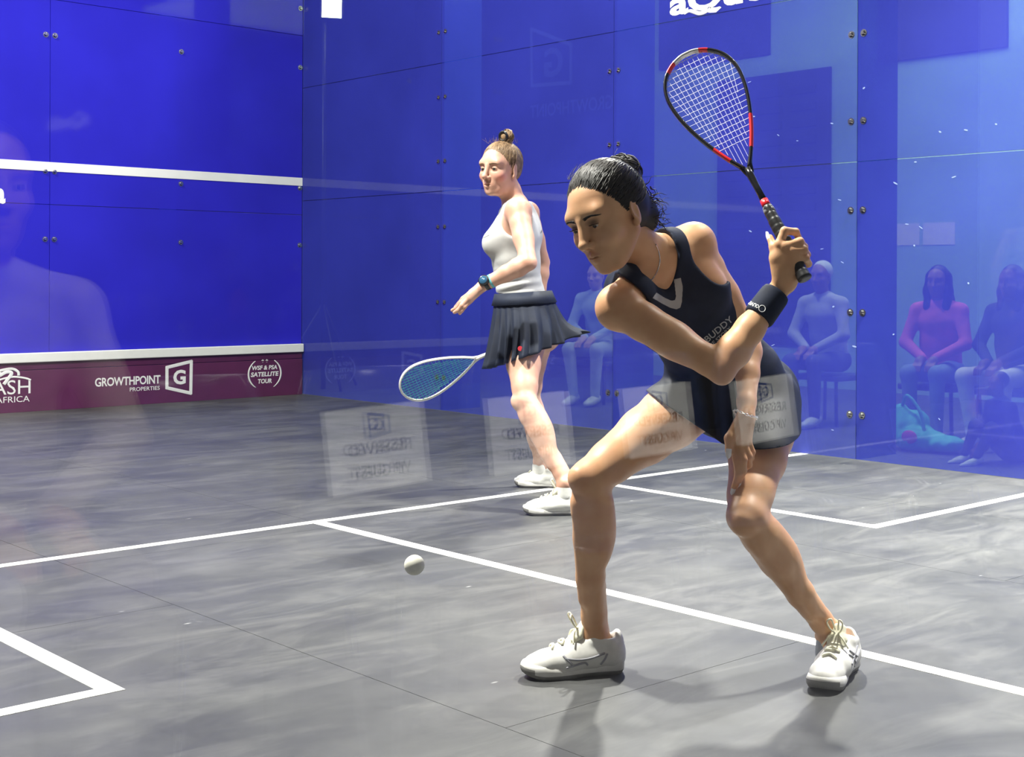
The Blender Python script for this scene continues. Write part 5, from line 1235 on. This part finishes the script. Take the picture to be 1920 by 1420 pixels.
# ------------------------------------------------------------------ spectators
def spectator(base, face, label, skin, hair, top, legs, seat=0.45, lean=0.05, long_hair=False, arms='lap', scale=1.0, group=None, cap=None, shoe=(0.7, 0.7, 0.7), h=0.011, crossed=0.0, sleeves=True, knee_up=0.0):
    bx, by, bz = base; f = vnorm(np.array([face[0], face[1], 0])); l = np.cross(Z_, f); s = scale
    e = empty('person', (bx, by, bz), label, 'person', group); o = np.array([bx, by, bz])
    Q = lambda a, b, c: o+s*(f*a+l*b+Z_*c)
    hipz = seat+0.09; B = Body()
    n0 = Q(lean*1.2, 0, hipz+0.50); B.chain([Q(0, 0, hipz), Q(lean*0.4, 0, hipz+0.2), Q(lean, 0, hipz+0.38), n0-Z_*0.03], [0.12*s, 0.115*s, 0.12*s, 0.07*s], 0.04, 'top', (l, 1.35))
    kn = []
    for t in (-1, 1):
        k_ = Q(0.43-0.10*knee_up, t*(0.11+0.06*crossed), seat+0.07+0.30*knee_up); a_ = Q(0.40+0.18*knee_up*0.5, t*(0.10+0.02*crossed), 0.09)
        B.chain([Q(0, t*0.09, hipz-0.02), k_, a_], [0.095*s, 0.062*s, 0.044*s], 0.03, 'legs'); kn.append(k_)
        sh = n0+l*t*0.17*s-Z_*0.055*s; el = Q(lean*0.9+0.10, t*0.24, hipz+0.20); wr_ = Q(0.30, t*(0.05 if arms == 'lap' else 0.17), hipz+0.09+(0.0 if arms == 'lap' else 0.12))
        B.chain([sh, el, wr_], [0.058*s, 0.047*s, 0.036*s], 0.02, 'top' if sleeves else 'skin'); B.cone(n0, sh, 0.06*s, 0.058*s, 0.03, 'top')
        B.chain([wr_, wr_+f*0.06*s-Z_*0.02, wr_+f*0.11*s-Z_*0.05*s-l*t*0.02], [0.028*s, 0.034*s, 0.014*s], 0.02, 'skin')
        for q_ in range(4): B.chain([wr_+f*0.075*s-Z_*0.025+l*(q_-1.5)*0.016, wr_+f*0.13*s-Z_*0.05+l*(q_-1.5)*0.018, wr_+f*0.145*s-Z_*0.085+l*(q_-1.5)*0.017], [0.0095, 0.0085, 0.0075], 0.003, 'skin')
        SB_ = Body(); SB_.chain([a_-Z_*0.02-f*0.03*s, a_-Z_*0.045+f*0.08*s, a_-Z_*0.055+f*0.17*s], [0.045*s, 0.040*s, 0.030*s], 0.02); lo, hi = SB_.bounds(); ax = SB_.grid(lo, hi, h); Vv, Ff = surface_nets(SB_.field(ax), ax, 1)
        Vv[:, 2] = np.maximum(Vv[:, 2], bz+0.002); np_mesh('shoe', Vv, Ff, simple('shoe_'+e.name, shoe, 0.6), e)
    hc = n0+Z_*0.175*s+f*0.03*s; B.cone(n0-Z_*0.05, hc-Z_*0.05*s, 0.055*s, 0.052*s, 0.03, 'skin')
    A, P = head_ops(B, hc, f+Z_*-0.08, Z_, s, 1.0, 0.6, 'skin')
    for tg, m_, nm_ in (('skin', mat_skin('skin_'+e.name), 'body'), ('top', simple('top_'+e.name, top, 0.85, var=0.15, scale=12, bump=0.3, bump_scale=300), 'top'), ('legs', simple('legs_'+e.name, legs, 0.85, var=0.12, scale=12, bump=0.3, bump_scale=300), 'trousers')):
        lo, hi = B.bounds([tg]); ax = B.grid(lo, hi, 0.006 if tg == 'skin' else h); Vv, Ff = surface_nets(B.field(ax, [tg]), ax, 1)
        Vv[:, 2] = np.maximum(Vv[:, 2], bz+0.002)
        np_mesh(nm_, Vv, Ff, m_, e, None, paint(Vv, skin, [(P(0, 0.09, -0.068), (0.022, 0.012, 0.012), A, np.array(skin)*np.array([0.75, 0.45, 0.45]), 0.8)]) if tg == 'skin' else None)
    eye_parts(e, P, A, s, M_IRIS_D, M_EYE)
    HH = Body(); HH.ell(P(0, -0.024, 0.036), np.array((0.080, 0.097, 0.088))*s, A, 0.01)
    if long_hair:
        for t in (-1, 1): HH.chain([P(t*0.066, -0.02, 0.03), P(t*0.078, 0.0, -0.08), P(t*0.070, 0.02, -0.20), P(t*0.06, 0.03, -0.30)], [0.035, 0.034, 0.036, 0.022], 0.03)
        HH.chain([P(0, -0.07, 0.0), P(0, -0.085, -0.16), P(0, -0.08, -0.28)], [0.06, 0.06, 0.04], 0.03, '', (A[0], 1.4))
    HH.ell(P(0, 0.112, -0.058), np.array((0.070, 0.100, 0.112))*s, A, 0.006, '', 's'); HH.ell(P(0, 0.02, -0.13), np.array((0.05 if long_hair else 0.1, 0.10, 0.10))*s, A, 0.006, '', 's')
    lo, hi = HH.bounds(); ax = HH.grid(lo, hi, 0.007); np_mesh('hair' if cap is None else 'cap', *surface_nets(HH.field(ax), ax, 1), mat_hair('hair_'+e.name, np.array(hair)*0.6, hair) if cap is None else simple('cap_'+e.name, cap, 0.8), e)
    return e
def stool(x, y, z, col, label):
    e = empty('bench_seat', (x, y, z), label, 'seat', 'low seats behind the side wall'); bm = bmesh.new(); add_box(bm, (x-0.22, y-0.23, z+0.345), (x+0.22, y+0.23, z+0.388), 0.015); bm_obj('seat', bm, col, e)
    for sx in (-1, 1):
        for sy in (-1, 1): tube_obj('leg', [np.array([x+sx*0.18, y+sy*0.19, z+0.35]), np.array([x+sx*0.20, y+sy*0.21, z+0.0])], 0.014, M_BLK, e, 8)
M_SEAT = simple('seat_plastic_blue', (0.05, 0.06, 0.14), 0.4)
GRP = 'spectators behind the side wall'
sk1, sk2, sk3 = (0.20, 0.10, 0.06), (0.34, 0.19, 0.12), (0.62, 0.40, 0.31)
for (x, y, lb) in ((8.55, -5.02, 'dark low seat under the spectator in pink'), (8.55, -5.62, 'dark low seat under the spectator in white trousers'), (8.75, -3.88, 'dark low seat under the spectator in the pale cap'), (8.7, -1.35, 'dark low seat under the spectator in the pale blue shirt')): stool(x, y, GZ-0.0, M_SEAT, lb)
tilt_f = (-1, -0.25)
spectator((8.55, -5.02, GZ), tilt_f, 'long-haired spectator in a pink jacket and jeans behind the side wall', sk2, (0.012, 0.010, 0.010), (0.80, 0.16, 0.42), (0.22, 0.34, 0.50), 0.45, 0.06, True, scale=0.92, group=GRP)
spectator((8.55, -5.62, GZ), (-1, 0.05), 'spectator in a dark jacket and white trousers behind the side wall', sk1, (0.012, 0.010, 0.010), (0.03, 0.035, 0.06), (0.82, 0.80, 0.74), 0.45, 0.05, True, scale=0.92, group=GRP, crossed=1.0, shoe=(0.8, 0.8, 0.8))
spectator((8.75, -3.88, GZ), (-1, -0.1), 'spectator with a pale cap and light shirt behind the side wall', sk2, (0.3, 0.3, 0.3), (0.50, 0.52, 0.58), (0.06, 0.07, 0.12), 0.45, 0.10, False, scale=0.95, group=GRP, cap=(0.75, 0.75, 0.72))
spectator((8.70, -1.35, GZ), (-1, -0.35), 'spectator in a pale blue shirt low behind the side wall, left of the front player', sk3, (0.05, 0.04, 0.03), (0.50, 0.62, 0.78), (0.50, 0.56, 0.66), 0.45, 0.12, False, scale=0.95, group=GRP, crossed=0.6)
spectator((7.75, -6.05, GZ), (-1, 0.5), 'spectator in dark blue sitting on the floor by the glass at the right edge', sk1, (0.012, 0.010, 0.010), (0.02, 0.03, 0.08), (0.02, 0.025, 0.06), 0.02, 0.12, False, scale=0.62, group=GRP, knee_up=0.9, crossed=0.5)
# teal bag on the floor
bg_ = empty('bag', (7.82, -5.30, GZ), 'crumpled turquoise bag with a pink patch on the floor behind the glass', 'bag')
BG = Body(); c = np.array([7.82, -5.30, GZ])
for p_, r_ in (((0, 0, 0.08), (0.14, 0.17, 0.09)), ((0, 0.10, 0.15), (0.10, 0.11, 0.10)), ((0.02, -0.20, 0.06), (0.12, 0.14, 0.055)), ((0, 0.13, 0.24), (0.05, 0.05, 0.06)), ((0.05, 0.02, 0.2), (0.08, 0.07, 0.06))): BG.ell(c+np.array(p_), r_, None, 0.05)
lo, hi = BG.bounds(); ax = BG.grid(lo, hi, 0.009); Vv, Ff = surface_nets(BG.field(ax), ax, 1); Vv[:, 2] = np.maximum(Vv[:, 2], GZ+0.002); Vv += 0.008*np.sin(Vv[:, [1, 2, 0]]*70)*np.array([1, 0.6, 0.0])
np_mesh('bag_body', Vv, Ff, simple('bag_turquoise', (0.10, 0.62, 0.56), 0.7, var=0.1), bg_)
tube_obj('strap', smooth_path([c+np.array([0, 0.12, 0.26]), c+np.array([-0.04, 0.05, 0.36]), c+np.array([-0.05, -0.06, 0.26]), c+np.array([-0.06, -0.1, 0.12])], 6), 0.012, simple('bag_strap', (0.08, 0.5, 0.48), 0.7), bg_, 8)
BP = Body(); BP.ell(c+np.array([-0.13, -0.03, 0.10]), (0.02, 0.06, 0.045), None, 0.01); lo, hi = BP.bounds(); ax = BP.grid(lo, hi, 0.006); np_mesh('patch', *surface_nets(BP.field(ax), ax, 1), simple('bag_pink', (0.65, 0.08, 0.35), 0.6), bg_)
# two notices on the far hall wall
for i, (ya, yb) in enumerate(((-2.53, -2.86), (-2.90, -3.26))):
    bm = bmesh.new(); add_box(bm, (11.494, yb, 1.345), (11.4985, ya, 1.56)); tag(bm_obj('notice', bm, M_PAPER), 'white notice sheet on the far hall wall, '+('left' if i == 0 else 'right')+' of the two', 'notice', 'notices on the far wall')
# the man beside the photographer, mirrored in the glass
chair(1.15, -11.92, 'navy moulded chair mirrored in the glass under the seated man')
spectator((1.15, -11.98, GZ), (0, 1), 'seated man in a grey-brown shirt seen only as a faint reflection in the glass', sk2, (0.04, 0.035, 0.03), (0.30, 0.26, 0.23), (0.20, 0.19, 0.20), 0.47, 0.08, False, scale=1.05)
